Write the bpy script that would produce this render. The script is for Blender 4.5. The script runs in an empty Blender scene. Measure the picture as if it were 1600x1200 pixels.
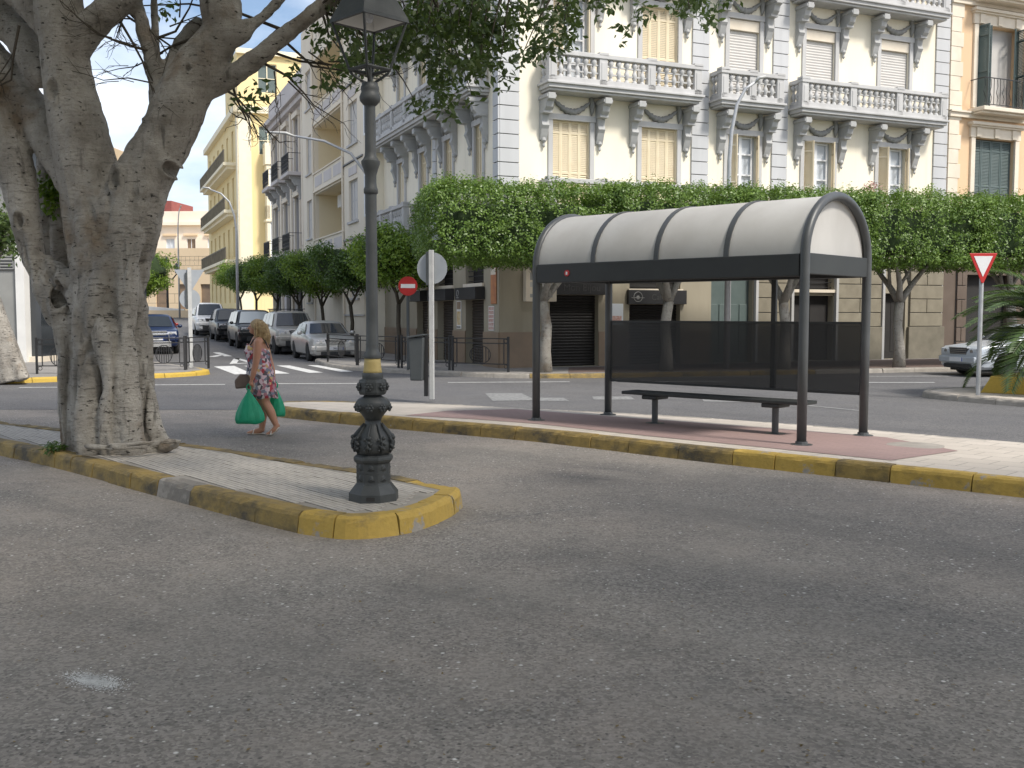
import bpy, bmesh, math, random
import numpy as np
from mathutils import Vector, Matrix, noise as mnoise
R = math.radians
rng = np.random.default_rng(7); random.seed(7)
scene = bpy.context.scene
COL = scene.collection
# ---------------------------------------------------------------- camera
CAM_H = 1.70; TP = 0.06875; PITCH = math.atan(TP); F = 1600.0     # photograph pixels
cam = bpy.data.cameras.new('camera'); camo = bpy.data.objects.new('camera', cam); COL.objects.link(camo)
camo.location = (0, 0, CAM_H); camo.rotation_euler = (math.pi/2 - PITCH, 0, 0)
cam.sensor_width = 36; cam.lens = 36.0; cam.clip_start = .05; cam.clip_end = 3000
scene.camera = camo
scene.render.resolution_x = 1024; scene.render.resolution_y = 768
# ---------------------------------------------------------------- sky, sun, exposure
SUN_AZ = (0.75, -0.66); SUN_EL = R(52)
world = bpy.data.worlds.new('World'); scene.world = world; world.use_nodes = True
nt = world.node_tree; nt.nodes.clear()
def wn(t, **k):
    n = nt.nodes.new(t)
    for a, b in k.items(): setattr(n, a, b)
    return n
sky = wn('ShaderNodeTexSky', sky_type='NISHITA', sun_disc=False)
sky.sun_elevation = SUN_EL; sky.sun_rotation = math.atan2(SUN_AZ[0], SUN_AZ[1])
sky.air_density = 1.0; sky.dust_density = 2.2; sky.ozone_density = 1.0
tc = wn('ShaderNodeTexCoord'); sep = wn('ShaderNodeSeparateXYZ')
addz = wn('ShaderNodeMath', operation='ADD'); addz.inputs[1].default_value = .22
dx = wn('ShaderNodeMath', operation='DIVIDE'); dy = wn('ShaderNodeMath', operation='DIVIDE')
cmb = wn('ShaderNodeCombineXYZ'); ns = wn('ShaderNodeTexNoise'); ns.inputs['Scale'].default_value = 1.1
ns.inputs['Detail'].default_value = 7; ns.inputs['Roughness'].default_value = .55
rp = wn('ShaderNodeValToRGB'); rp.color_ramp.elements[0].position = .40; rp.color_ramp.elements[1].position = .72
mx = wn('ShaderNodeMix', data_type='RGBA'); mx.inputs[7].default_value = (8.3, 8.5, 8.9, 1)
bg = wn('ShaderNodeBackground'); bg.inputs['Strength'].default_value = .115
wo = wn('ShaderNodeOutputWorld'); L = nt.links.new
L(tc.outputs['Generated'], sep.inputs[0]); L(sep.outputs['Z'], addz.inputs[0])
L(sep.outputs['X'], dx.inputs[0]); L(addz.outputs[0], dx.inputs[1]); L(sep.outputs['Y'], dy.inputs[0]); L(addz.outputs[0], dy.inputs[1])
L(dx.outputs[0], cmb.inputs[0]); L(dy.outputs[0], cmb.inputs[1]); L(cmb.outputs[0], ns.inputs['Vector'])
L(ns.outputs['Fac'], rp.inputs[0]); L(rp.outputs[0], mx.inputs[0]); L(sky.outputs[0], mx.inputs[6])
L(mx.outputs[2], bg.inputs['Color']); L(bg.outputs[0], wo.inputs['Surface'])
sun = bpy.data.lights.new('sun', 'SUN'); suno = bpy.data.objects.new('sun', sun); COL.objects.link(suno)
sun.energy = 2.6; sun.angle = R(9); sun.color = (1.0, .95, .87)
sd = Vector((SUN_AZ[0]*math.cos(SUN_EL), SUN_AZ[1]*math.cos(SUN_EL), math.sin(SUN_EL)))
suno.rotation_euler = (-sd).to_track_quat('-Z', 'Y').to_euler(); suno.location = (20, -10, 40)
vs = scene.view_settings
vs.view_transform = 'Standard'; vs.look = 'None'; vs.exposure = 0.70; vs.gamma = 1.0; vs.use_curve_mapping = False

# ---------------------------------------------------------------- pixel -> place
def ray(px, py):
    u = (px-800)/F; v = -(py-600)/F
    return np.array([u, math.cos(PITCH)+v*math.sin(PITCH), -math.sin(PITCH)+v*math.cos(PITCH)])
def G(px, py, z=0.):                      # where that pixel's ray meets the level z
    d = ray(px, py); t = (z-CAM_H)/d[2]; return Vector((t*d[0], t*d[1], z))
def W(px, py, Y):                         # the point of that ray at distance Y
    d = ray(px, py); t = Y/d[1]; return Vector((t*d[0], Y, CAM_H+t*d[2]))

# ---------------------------------------------------------------- materials
MATS = {}
def new_mat(name):
    m = bpy.data.materials.new(name); m.use_nodes = True; n = m.node_tree; n.nodes.clear()
    o = n.nodes.new('ShaderNodeOutputMaterial'); b = n.nodes.new('ShaderNodeBsdfPrincipled')
    n.links.new(b.outputs[0], o.inputs['Surface']); MATS[name] = m
    return m, n, b, o
def nd(n, t, ins=None, **k):
    x = n.nodes.new(t)
    for a, b in k.items(): setattr(x, a, b)
    for a, b in (ins or {}).items(): x.inputs[a].default_value = b
    return x
def pos(n, scale=(1, 1, 1), rotz=0):
    g = nd(n, 'ShaderNodeNewGeometry'); m = nd(n, 'ShaderNodeMapping'); m.inputs['Scale'].default_value = scale
    m.inputs['Rotation'].default_value = (0, 0, rotz)
    n.links.new(g.outputs['Position'], m.inputs['Vector']); return m.outputs[0]
def noise_(n, vec, scale, detail=5, rough=.55):
    t = nd(n, 'ShaderNodeTexNoise', {'Scale': scale, 'Detail': detail, 'Roughness': rough}); n.links.new(vec, t.inputs['Vector']); return t.outputs['Fac']
def ramp(n, fac, p0, p1, c0=(0, 0, 0, 1), c1=(1, 1, 1, 1)):
    r = nd(n, 'ShaderNodeValToRGB'); e = r.color_ramp.elements
    e[0].position = p0; e[1].position = p1; e[0].color = c0; e[1].color = c1
    n.links.new(fac, r.inputs[0]); return r.outputs[0]
def mix(n, fac, a, b, mode='MIX'):
    m = nd(n, 'ShaderNodeMix', data_type='RGBA', blend_type=mode)
    for s, i in ((fac, 0), (a, 6), (b, 7)):
        if hasattr(s, 'links') or hasattr(s, 'is_linked'): n.links.new(s, m.inputs[i])
        elif i == 0: m.inputs[0].default_value = s
        else: m.inputs[i].default_value = tuple(s)+((1,) if len(s) == 3 else ())
    return m.outputs[2]
def bump_(n, b, h, strength=.3, dist=.01):
    x = nd(n, 'ShaderNodeBump', {'Strength': strength, 'Distance': dist}); n.links.new(h, x.inputs['Height']); n.links.new(x.outputs[0], b.inputs['Normal'])
def pos_t(n, scale, rotz, loc=(0, 0, 0)):
    """position turned into a frame rotated by rotz, then stretched"""
    g = nd(n, 'ShaderNodeNewGeometry'); m = nd(n, 'ShaderNodeMapping', vector_type='TEXTURE'); m.inputs['Scale'].default_value = scale
    m.inputs['Rotation'].default_value = (0, 0, rotz); m.inputs['Location'].default_value = loc
    n.links.new(g.outputs['Position'], m.inputs['Vector']); return m.outputs[0]
def mul(n, a, b):
    m = nd(n, 'ShaderNodeMath', operation='MULTIPLY')
    for i, x in enumerate((a, b)):
        if hasattr(x, 'is_linked'): n.links.new(x, m.inputs[i])
        else: m.inputs[i].default_value = x
    return m.outputs[0]
def pm(name, c, c2=None, scale=3, rough=.7, bump=0, bscale=50, metal=0, streak=False, spec=.5):
    """plain surface with blotches between two colours and a fine relief"""
    m, n, b, o = new_mat(name)
    if c2 is None: c2 = tuple(x*.8 for x in c)
    v = pos(n, (1, 1, .25) if streak else (1, 1, 1))
    col = mix(n, ramp(n, noise_(n, v, scale), .32, .68), c, c2)
    if streak: col = mix(n, mul(n, ramp(n, noise_(n, pos(n, (1, 1, .06)), 3.2, 7, .65), .55, .75), .28), col, tuple(x*.55 for x in c))
    n.links.new(col, b.inputs['Base Color'])
    b.inputs['Roughness'].default_value = rough; b.inputs['Metallic'].default_value = metal; b.inputs['Specular IOR Level'].default_value = spec
    if bump: bump_(n, b, noise_(n, pos(n), bscale), bump)
    return m
def leaf_mat(name, c1, c2, trans=.3):
    m, n, b, o = new_mat(name)
    g = nd(n, 'ShaderNodeNewGeometry')
    col = mix(n, g.outputs['Random Per Island'], c1, c2)
    col = mix(n, mul(n, ramp(n, noise_(n, pos(n), 1.6, 4, .6), .45, .7), .6), col, tuple(x*1.25 for x in c2))      # sprays of fresh growth
    col = mix(n, mul(n, ramp(n, noise_(n, pos(n), 2.3, 4, .6), .58, .7), .5), col, tuple(x*.6 for x in c1))
    n.links.new(col, b.inputs['Base Color']); b.inputs['Roughness'].default_value = .42
    t = nd(n, 'ShaderNodeBsdfTranslucent'); n.links.new(mix(n, .5, col, (.25, .4, .05)), t.inputs['Color'])
    ms = nd(n, 'ShaderNodeMixShader', {0: trans}); n.links.new(b.outputs[0], ms.inputs[1]); n.links.new(t.outputs[0], ms.inputs[2]); n.links.new(ms.outputs[0], o.inputs['Surface'])
    return m
def asphalt(name, base, warm, speck=True, dark=.62):
    m, n, b, o = new_mat(name)
    p = pos(n); dk = tuple(x*dark for x in base)
    col = mix(n, ramp(n, noise_(n, p, .35, 7, .62), .38, .62), base, warm)                       # repaired and sun bleached areas
    col = mix(n, mul(n, ramp(n, noise_(n, p, 1.1, 8, .68), .50, .72), .75), col, dk)             # mottling
    col = mix(n, mul(n, ramp(n, noise_(n, p, 3.7, 9, .78), .50, .66), .5), col, tuple(x*.55 for x in base))
    col = mix(n, mul(n, ramp(n, noise_(n, pos_t(n, (4.5, .9, 1), R(-41)), .8, 6, .6), .52, .72), .7), col, tuple(x*.52 for x in base))   # tyre tracks of the bus bay
    lane = ramp(n, noise_(n, pos_t(n, (6, 1.5, 1), R(-41), (2.3, 11.2, 0)), .35, 3, .5), .5, .62)
    col = mix(n, mul(n, lane, .35), col, tuple(x*.5 for x in base))
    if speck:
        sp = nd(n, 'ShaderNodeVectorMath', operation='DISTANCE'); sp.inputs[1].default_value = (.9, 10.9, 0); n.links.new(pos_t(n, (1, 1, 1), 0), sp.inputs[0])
        dark_patch = mul(n, ramp(n, sp.outputs['Value'], .4, 2.6, (1, 1, 1, 1), (0, 0, 0, 1)), ramp(n, noise_(n, pos_t(n, (2.2, .8, 1), R(-41)), 1.3, 7, .65), .40, .62))
        col = mix(n, mul(n, dark_patch, .7), col, (.035, .035, .038))                                   # darker patch before the stop, broken up by noise
    fine = noise_(n, p, 48, 5, .85)
    patch = ramp(n, noise_(n, p, .9, 5, .6), .35, .7)                                            # where the binder has worn off
    grain = mix(n, ramp(n, fine, .36, .64), mix(n, .45, col, (.02, .02, .022)), mix(n, .12, col, (.45, .43, .4)))
    col = mix(n, mix(n, patch, (.35, .35, .35), (.95, .95, .95)), col, grain)
    v0 = nd(n, 'ShaderNodeTexVoronoi', {'Scale': 62.}); n.links.new(p, v0.inputs['Vector'])
    s0 = nd(n, 'ShaderNodeSeparateColor'); n.links.new(v0.outputs['Color'], s0.inputs[0])
    cell = mix(n, ramp(n, s0.outputs[0], .1, .9), mix(n, .52, col, (.035, .034, .033)), mix(n, .17, col, (.5, .47, .44)))
    col = mix(n, mix(n, patch, (.45, .45, .45), (1, 1, 1)), col, cell)
    worn = mix(n, patch, (.45, .45, .45), (1, 1, 1))
    if speck:
        for sc_, th, size, c in ((23., .975, .24, (.76, .74, .70)), (44., .968, .28, (.62, .60, .56)), (29., .96, .27, (.035, .034, .033)), (52., .93, .32, (.045, .044, .042))):
            v = nd(n, 'ShaderNodeTexVoronoi', {'Scale': sc_}, voronoi_dimensions='2D'); n.links.new(p, v.inputs['Vector'])
            q = nd(n, 'ShaderNodeSeparateColor'); n.links.new(v.outputs['Color'], q.inputs[0])
            k = mul(n, mul(n, ramp(n, q.outputs[0], th, th+.01), ramp(n, v.outputs['Distance'], size*.55, size*1.25, (1, 1, 1, 1), (0, 0, 0, 1))), mul(n, ramp(n, q.outputs[1], -.0, .35), worn))
            col = mix(n, k, col, c)
    n.links.new(col, b.inputs['Base Color']); b.inputs['Roughness'].default_value = .82
    bump_(n, b, fine, .5, .008)
    return m
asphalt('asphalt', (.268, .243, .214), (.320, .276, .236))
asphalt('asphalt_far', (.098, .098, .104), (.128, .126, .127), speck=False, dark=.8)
def kerb_mat(name, yellow, grime, t0, t1):
    m, n, b, o = new_mat(name); p = pos(n)
    con = mix(n, noise_(n, p, 14, 6), (.22, .2, .175), (.34, .31, .27))
    w = ramp(n, noise_(n, p, 3.1, 9, .68), t0, t0+.05)
    yel = mix(n, noise_(n, p, 22, 5, .7), yellow, tuple(x*.62 for x in yellow))
    col = mix(n, w, yel, con)
    g = ramp(n, noise_(n, pos(n, (1, 1, 1.6)), 1.9, 9, .72), t1, t1+.2)
    col = mix(n, g, col, grime)
    n.links.new(col, b.inputs['Base Color']); b.inputs['Roughness'].default_value = .75
    bump_(n, b, noise_(n, p, 30, 8, .7), .5, .015)
kerb_mat('kerb_yellow', (.50, .335, .07), (.085, .072, .045), .575, .50)
kerb_mat('kerb_yellow_dirty', (.34, .235, .07), (.07, .058, .038), .65, .43)
kerb_mat('kerb_cement', (.24, .215, .185), (.10, .09, .075), .5, .55)
kerb_mat('kerb_yellow_clean', (.62, .42, .07), (.2, .16, .08), .7, .75)
pm('kerb_grey', (.34, .31, .27), (.24, .22, .19), 4, .8, .3)
def paving_mat(name, c1, c2, joint, bw, bh, rot, dirt=.5, mort=.012):
    m, n, b, o = new_mat(name); v = pos(n, (1, 1, 1), rot)
    t = nd(n, 'ShaderNodeTexBrick', {'Scale': 1., 'Mortar Size': mort, 'Brick Width': bw, 'Row Height': bh, 'Color1': c1+(1,), 'Color2': c2+(1,), 'Mortar': joint+(1,)})
    n.links.new(v, t.inputs['Vector'])
    p = pos(n); d = ramp(n, noise_(n, p, .8, 7, .65), .42, .75)
    col = mix(n, d, t.outputs['Color'], mix(n, .6, t.outputs['Color'], tuple(x*dirt for x in c1)))
    col = mix(n, ramp(n, noise_(n, p, 38, 4, .7), .3, .7), mix(n, .15, col, (.05, .05, .05)), col)
    n.links.new(col, b.inputs['Base Color']); b.inputs['Roughness'].default_value = .8
    bump_(n, b, t.outputs['Fac'], -.5, .006)
paving_mat('paving_tile', (.52, .475, .415), (.45, .41, .36), (.26, .235, .205), .2, .05, R(50), .6, .006)
paving_mat('platform_cream', (.56, .50, .43), (.50, .445, .38), (.3, .27, .23), .4, .4, R(42), .7, .008)
paving_mat('platform_pink', (.33, .225, .205), (.30, .205, .19), (.25, .18, .165), .2, .1, R(42), .75, .006)
paving_mat('pavement_far', (.30, .28, .26), (.26, .245, .225), (.16, .15, .14), .4, .4, R(24), .65, .01)
paving_mat('pavement_brown', (.19, .13, .11), (.16, .11, .095), (.1, .08, .07), .2, .1, R(24), .65, .01)
pm('paint_white', (.72, .72, .70), (.42, .42, .41), 9, .7)
pm('paint_worn', (.30, .30, .29), (.13, .13, .13), 14, .75)
# walls
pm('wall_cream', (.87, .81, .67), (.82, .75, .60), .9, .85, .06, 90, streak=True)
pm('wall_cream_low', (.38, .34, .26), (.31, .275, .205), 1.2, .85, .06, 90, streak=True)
pm('dado_brown', (.27, .19, .125), (.21, .15, .10), 1.6, .45)
pm('trim_grey', (.53, .525, .515), (.44, .435, .425), 2, .8, .1, 60, streak=True)
pm('ornament_grey', (.43, .43, .42), (.36, .36, .35), 3, .85, .2, 60)
pm('ornament_dark', (.29, .29, .28), (.24, .24, .23), 3, .85, .2, 60)
pm('quoin_blue', (.55, .555, .56), (.49, .495, .50), 1.5, .8, .08, 60, streak=True)
pm('joint_dark', (.20, .20, .20), (.16, .16, .16), 4, .9)
pm('shutter_cream', (.76, .66, .47), (.70, .59, .40), 2, .6)
pm('shutter_green', (.115, .15, .145), (.09, .125, .12), 2, .55)
pm('blind_beige', (.56, .54, .51), (.52, .50, .47), 3, .65)
pm('white_joinery', (.78, .79, .80), (.70, .71, .72), 3, .5)
pm('stone_cream', (.29, .26, .195), (.22, .195, .145), 2.5, .85, .2, 30)
pm('stone_dirty', (.235, .21, .16), (.155, .14, .105), 1.8, .85, .2, 30)
pm('wall_peach', (.74, .53, .33), (.68, .48, .30), .8, .85, .05, 80, streak=True)
pm('stone_light', (.76, .68, .56), (.68, .60, .48), 2, .8, .1, 50)
pm('wall_brown', (.155, .12, .095), (.12, .09, .07), 1.5, .8)
pm('wall_bay', (.76, .69, .57), (.71, .64, .52), .9, .85, .05, 80, streak=True)
pm('wall_loggia', (.77, .67, .47), (.73, .63, .44), 1, .85)
pm('wall_grey_classic', (.60, .56, .54), (.50, .47, .46), 1.1, .85, .1, 60, streak=True)
pm('wall_yellow', (.86, .70, .37), (.82, .66, .34), .6, .85, streak=True)
pm('trim_yellow', (.88, .80, .60), (.82, .74, .54), 2, .8)
pm('wall_far', (.86, .77, .64), (.81, .71, .58), .5, .85)
pm('wall_orange', (.74, .58, .39), (.68, .53, .35), .5, .85)
pm('roof_red', (.30, .085, .07), (.24, .07, .06), 2, .8)
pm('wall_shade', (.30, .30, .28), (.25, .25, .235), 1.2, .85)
pm('wall_white', (.78, .77, .73), (.70, .69, .66), 1.5, .8)
pm('roof_grey', (.35, .33, .31), (.3, .28, .26), 1, .9)
def glass_mat(name, c, rough=.08):
    m, n, b, o = new_mat(name); b.inputs['Base Color'].default_value = c+(1,); b.inputs['Roughness'].default_value = rough; b.inputs['Specular IOR Level'].default_value = .8
    bump_(n, b, noise_(n, pos(n), 1.5, 2), .03, .02)
glass_mat('window_glass', (.035, .04, .045)); glass_mat('window_pale', (.62, .66, .70), .3); glass_mat('car_glass', (.02, .026, .03), .05)
glass_mat('car_glass_sun', (.45, .5, .52), .15)
pm('interior_dark', (.03, .028, .026), (.022, .02, .02), 2, .8)
pm('roller_dark', (.022, .020, .019), (.018, .016, .015), 2, .55)
pm('roller_brown', (.058, .044, .035), (.046, .036, .028), 2, .6)
pm('sign_black', (.022, .022, .024), (.03, .03, .032), 4, .5)
pm('sign_letter', (.07, .07, .07), (.06, .06, .06), 4, .5)
pm('sign_mark', (.32, .32, .31), (.26, .26, .25), 4, .5)
# metals, paints
pm('iron_lamp', (.050, .054, .054), (.034, .037, .038), 9, .5, .25, 120)
pm('iron_lamp_pale', (.078, .082, .083), (.058, .062, .063), 9, .55, .15, 120)
pm('lamp_yellow', (.52, .40, .16), (.42, .31, .11), 12, .6, .2, 80)
pm('shelter_metal', (.072, .077, .080), (.058, .062, .065), 4, .42, .04, 120)
pm('shelter_beam', (.030, .033, .032), (.024, .026, .026), 4, .5)
pm('iron_black', (.028, .028, .030), (.02, .02, .021), 6, .5)
pm('galvanised', (.46, .47, .48), (.38, .39, .40), 7, .45, metal=.3)
pm('pole_pale', (.55, .55, .53), (.46, .46, .45), 7, .5)
pm('sign_back', (.40, .425, .45), (.35, .375, .40), 5, .5, metal=.2)
pm('sign_red', (.52, .025, .025), (.46, .02, .02), 4, .4)
pm('sign_white', (.80, .80, .80), (.74, .74, .74), 4, .4)
pm('bin_grey', (.075, .083, .085), (.06, .067, .07), 4, .5)
pm('rubber', (.022, .022, .022), (.03, .03, .03), 8, .8)
pm('rim_metal', (.50, .51, .52), (.38, .39, .40), 8, .35, metal=.7)
pm('chrome', (.75, .76, .77), (.65, .66, .67), 8, .2, metal=.8)
pm('black_plastic', (.025, .026, .028), (.035, .036, .038), 8, .55)
pm('lamp_clear', (.70, .72, .74), (.45, .47, .5), 25, .12)
pm('plate_white', (.75, .76, .78), (.7, .71, .72), 5, .4)
pm('plate_blue', (.03, .08, .4), None, 5, .4)
def paint(name, c, metal=.3):
    m, n, b, o = new_mat(name); b.inputs['Metallic'].default_value = metal; b.inputs['Roughness'].default_value = .28
    b.inputs['Coat Weight'].default_value = .22; b.inputs['Coat Roughness'].default_value = .08
    n.links.new(mix(n, ramp(n, noise_(n, pos(n), 2.2, 5), .3, .7), c, tuple(x*.86 for x in c)), b.inputs['Base Color'])
paint('paint_silver', (.60, .59, .56), .3); paint('paint_champagne', (.50, .48, .44), .3); paint('paint_black', (.010, .013, .015), 0)
paint('paint_white_van', (.80, .80, .79), 0); paint('paint_blue', (.012, .026, .085), .1); paint('paint_red', (.30, .035, .035), .1); paint('paint_bluesilver', (.52, .56, .60), .2)
# shelter skin and mesh
m, n, b, o = new_mat('shelter_skin')
n.links.new(mix(n, ramp(n, noise_(n, pos(n, (1, 1, .5)), 1.3, 8, .65), .35, .72), (.70, .685, .655), (.57, .55, .515)), b.inputs['Base Color'])
b.inputs['Roughness'].default_value = .5
t = nd(n, 'ShaderNodeBsdfTranslucent'); t.inputs['Color'].default_value = (.62, .60, .56, 1)
ms = nd(n, 'ShaderNodeMixShader', {0: .3}); n.links.new(b.outputs[0], ms.inputs[1]); n.links.new(t.outputs[0], ms.inputs[2]); n.links.new(ms.outputs[0], o.inputs['Surface'])
m, n, b, o = new_mat('shelter_mesh')
b.inputs['Base Color'].default_value = (.018, .019, .019, 1); b.inputs['Roughness'].default_value = .5
t = nd(n, 'ShaderNodeBsdfTransparent'); ms = nd(n, 'ShaderNodeMixShader', {0: .26})
n.links.new(b.outputs[0], ms.inputs[1]); n.links.new(t.outputs[0], ms.inputs[2]); n.links.new(ms.outputs[0], o.inputs['Surface'])
# vegetation
leaf_mat('leaf_ficus', (.028, .054, .018), (.080, .118, .032), .25)
leaf_mat('leaf_hedge', (.058, .120, .020), (.165, .255, .045), .28)
leaf_mat('leaf_orange_tree', (.030, .075, .014), (.085, .15, .028), .25)
leaf_mat('leaf_bright', (.075, .16, .018), (.20, .29, .035), .3)
leaf_mat('leaf_palm', (.035, .07, .022), (.10, .15, .05), .2)
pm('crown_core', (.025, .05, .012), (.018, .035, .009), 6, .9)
def bark_mat(name, c1, c2, mark, sc=(2.2, 2.2, 11)):
    m, n, b, o = new_mat(name); p = pos(n)
    col = mix(n, ramp(n, noise_(n, p, 2.3, 8, .65), .34, .68), c1, c2)
    col = mix(n, ramp(n, noise_(n, p, 1.1, 5, .6), .56, .72), col, (.20, .135, .075))
    lines = noise_(n, pos(n, sc), 2.7, 7, .72)
    g_ = nd(n, 'ShaderNodeNewGeometry'); sz = nd(n, 'ShaderNodeSeparateXYZ'); n.links.new(g_.outputs['Position'], sz.inputs[0])
    old = mul(n, ramp(n, noise_(n, p, 1.7, 5, .6), .36, .6), ramp(n, mul(n, sz.outputs[2], .2), .35, .75, (1, 1, 1, 1), (.25, .25, .25, 1)))   # cracks belong to the old bark of the bole
    mk = mul(n, ramp(n, lines, .555, .61), old)
    col = mix(n, mk, col, mark)
    col = mix(n, mul(n, ramp(n, noise_(n, pos(n, (6, 6, .8)), 1.6, 6, .6), .6, .7), .6), col, mark)
    pit = ramp(n, noise_(n, pos(n, (1, 1, 2.2)), 13, 4, .6), .63, .69); col = mix(n, pit, col, mark)
    grit = noise_(n, p, 34, 6, .75); col = mix(n, mul(n, ramp(n, grit, .54, .7), .4), col, mark)
    n.links.new(col, b.inputs['Base Color']); b.inputs['Roughness'].default_value = .85
    a = nd(n, 'ShaderNodeMath', operation='SUBTRACT'); n.links.new(lines, a.inputs[0]); n.links.new(pit, a.inputs[1])
    a2 = nd(n, 'ShaderNodeMath', operation='SUBTRACT'); n.links.new(a.outputs[0], a2.inputs[0]); n.links.new(mul(n, grit, .8), a2.inputs[1]); bump_(n, b, a2.outputs[0], 1.0, .035)
bark_mat('bark_ficus', (.50, .465, .41), (.25, .222, .185), (.045, .038, .03))
bark_mat('bark_grey', (.40, .375, .33), (.27, .25, .215), (.12, .10, .085), (4, 4, 6))
pm('bark_dark', (.09, .075, .055), (.06, .05, .037), 8, .9, .4, 40)
# person, bags
pm('skin', (.50, .255, .165), (.44, .215, .135), 6, .5)
pm('hair_blonde', (.50, .37, .20), (.27, .18, .085), 26, .55, .5, 90)
m, n, b, o = new_mat('bag_green')
n.links.new(mix(n, ramp(n, noise_(n, pos(n, (1, 1, .3)), 14, 6, .6), .35, .7), (.02, .36, .20), (.05, .52, .31)), b.inputs['Base Color']); b.inputs['Roughness'].default_value = .35
bump_(n, b, noise_(n, pos(n, (1, 1, .35)), 22, 5, .6), .7, .02)
t = nd(n, 'ShaderNodeBsdfTranslucent'); t.inputs['Color'].default_value = (.05, .65, .38, 1); ms = nd(n, 'ShaderNodeMixShader', {0: .35})
n.links.new(b.outputs[0], ms.inputs[1]); n.links.new(t.outputs[0], ms.inputs[2]); n.links.new(ms.outputs[0], o.inputs['Surface'])
pm('bag_brown', (.18, .13, .105), (.13, .095, .08), 6, .6)
pm('sandal', (.66, .62, .55), (.5, .45, .38), 12, .6)
m, n, b, o = new_mat('dress_floral')
v = nd(n, 'ShaderNodeTexVoronoi', {'Scale': 24.}); n.links.new(pos(n), v.inputs['Vector'])
sc = nd(n, 'ShaderNodeSeparateColor'); n.links.new(v.outputs['Color'], sc.inputs[0])
r = nd(n, 'ShaderNodeValToRGB'); r.color_ramp.interpolation = 'CONSTANT'; e = r.color_ramp.elements
e[0].color = (.10, .085, .10, 1); e[1].position = .2; e[1].color = (.42, .20, .24, 1)
for q, c in ((.38, (.62, .56, .56, 1)), (.55, (.40, .05, .07, 1)), (.68, (.20, .22, .28, 1)), (.8, (.58, .40, .18, 1)), (.9, (.66, .50, .55, 1))):
    x = e.new(q); x.color = c
n.links.new(sc.outputs[0], r.inputs[0]); n.links.new(r.outputs[0], b.inputs['Base Color']); b.inputs['Roughness'].default_value = .8
# ---------------------------------------------------------------- builders
class MB:
    def __init__(s, M=None): s.v = []; s.f = []; s.M = M
    def add(s, vs, fs):
        k = len(s.v)
        s.v += [tuple(s.M @ Vector(p)) if s.M else tuple(p) for p in vs]; s.f += [tuple(i+k for i in f) for f in fs]; return s
    def box(s, x0, x1, y0, y1, z0, z1):
        return s.add([(x0, y0, z0), (x1, y0, z0), (x1, y1, z0), (x0, y1, z0), (x0, y0, z1), (x1, y0, z1), (x1, y1, z1), (x0, y1, z1)],
                     [(3, 2, 1, 0), (4, 5, 6, 7), (0, 1, 5, 4), (1, 2, 6, 5), (2, 3, 7, 6), (3, 0, 4, 7)])
    def tube(s, pts, rad, n=8, caps=True, flat=1.):
        pts = [Vector(p) for p in pts]; rad = [rad]*len(pts) if not hasattr(rad, '__len__') else rad
        vs = []; up = None
        for i, p in enumerate(pts):
            t = (pts[min(i+1, len(pts)-1)]-pts[max(i-1, 0)]).normalized()
            if up is None: up = Vector((0, 0, 1)) if abs(t.z) < .9 else Vector((1, 0, 0))
            a = t.cross(up)
            if a.length < 1e-4: a = t.orthogonal()
            a.normalize(); bb = a.cross(t).normalized(); up = bb
            for k in range(n):
                an = 2*math.pi*k/n; vs.append(p+(a*math.cos(an)+bb*math.sin(an)*flat)*rad[i])
        m = len(pts)
        fs = [(i*n+k, i*n+(k+1) % n, (i+1)*n+(k+1) % n, (i+1)*n+k) for i in range(m-1) for k in range(n)]
        if caps: fs += [tuple(range(n))[::-1], tuple((m-1)*n+k for k in range(n))]
        return s.add(vs, fs)
    def lathe(s, prof, n=16, c=(0, 0, 0), rot=0, sx=1, sy=1):
        vs = [(c[0]+r*math.cos(rot+2*math.pi*k/n)*sx, c[1]+r*math.sin(rot+2*math.pi*k/n)*sy, c[2]+z) for r, z in prof for k in range(n)]
        m = len(prof)
        fs = [(i*n+k, i*n+(k+1) % n, (i+1)*n+(k+1) % n, (i+1)*n+k) for i in range(m-1) for k in range(n)]
        fs += [tuple(range(n))[::-1], tuple((m-1)*n+k for k in range(n))]
        return s.add(vs, fs)
    def ball(s, c, r, n=10, m=7, sc=(1, 1, 1)):
        prof = [(math.sin(math.pi*(i+.02)/(m+.04))*r, -math.cos(math.pi*(i+.02)/(m+.04))*r*sc[2]) for i in range(m+1)]
        return s.lathe(prof, n, c, 0, sc[0], sc[1])
    def prism(s, poly, a0, a1, axis='y'):
        """polygon given in the other two axes, extruded along axis"""
        n = len(poly)
        f = {'y': lambda p, a: (p[0], a, p[1]), 'x': lambda p, a: (a, p[0], p[1]), 'z': lambda p, a: (p[0], p[1], a)}[axis]
        vs = [f(p, a0) for p in poly]+[f(p, a1) for p in poly]
        return s.add(vs, [tuple(range(n)), tuple(range(2*n-1, n-1, -1))]+[(i, i+n, (i+1) % n+n, (i+1) % n) for i in range(n)])
    def mesh(s, name, smooth=False, ang=None):
        me = bpy.data.meshes.new(name); me.from_pydata(s.v, [], s.f); me.validate()
        b = bmesh.new(); b.from_mesh(me); bmesh.ops.recalc_face_normals(b, faces=b.faces); b.to_mesh(me); b.free()
        if smooth:
            me.polygons.foreach_set('use_smooth', [True]*len(me.polygons))
            if ang: me.set_sharp_from_angle(angle=R(ang))
        return me
    def build(s, name, mat, parent=None, loc=(0, 0, 0), rz=0, smooth=False, ang=None, bevel=0):
        return obj(name, s.mesh(name, smooth, ang), mat, parent, loc, rz, bevel)
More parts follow.
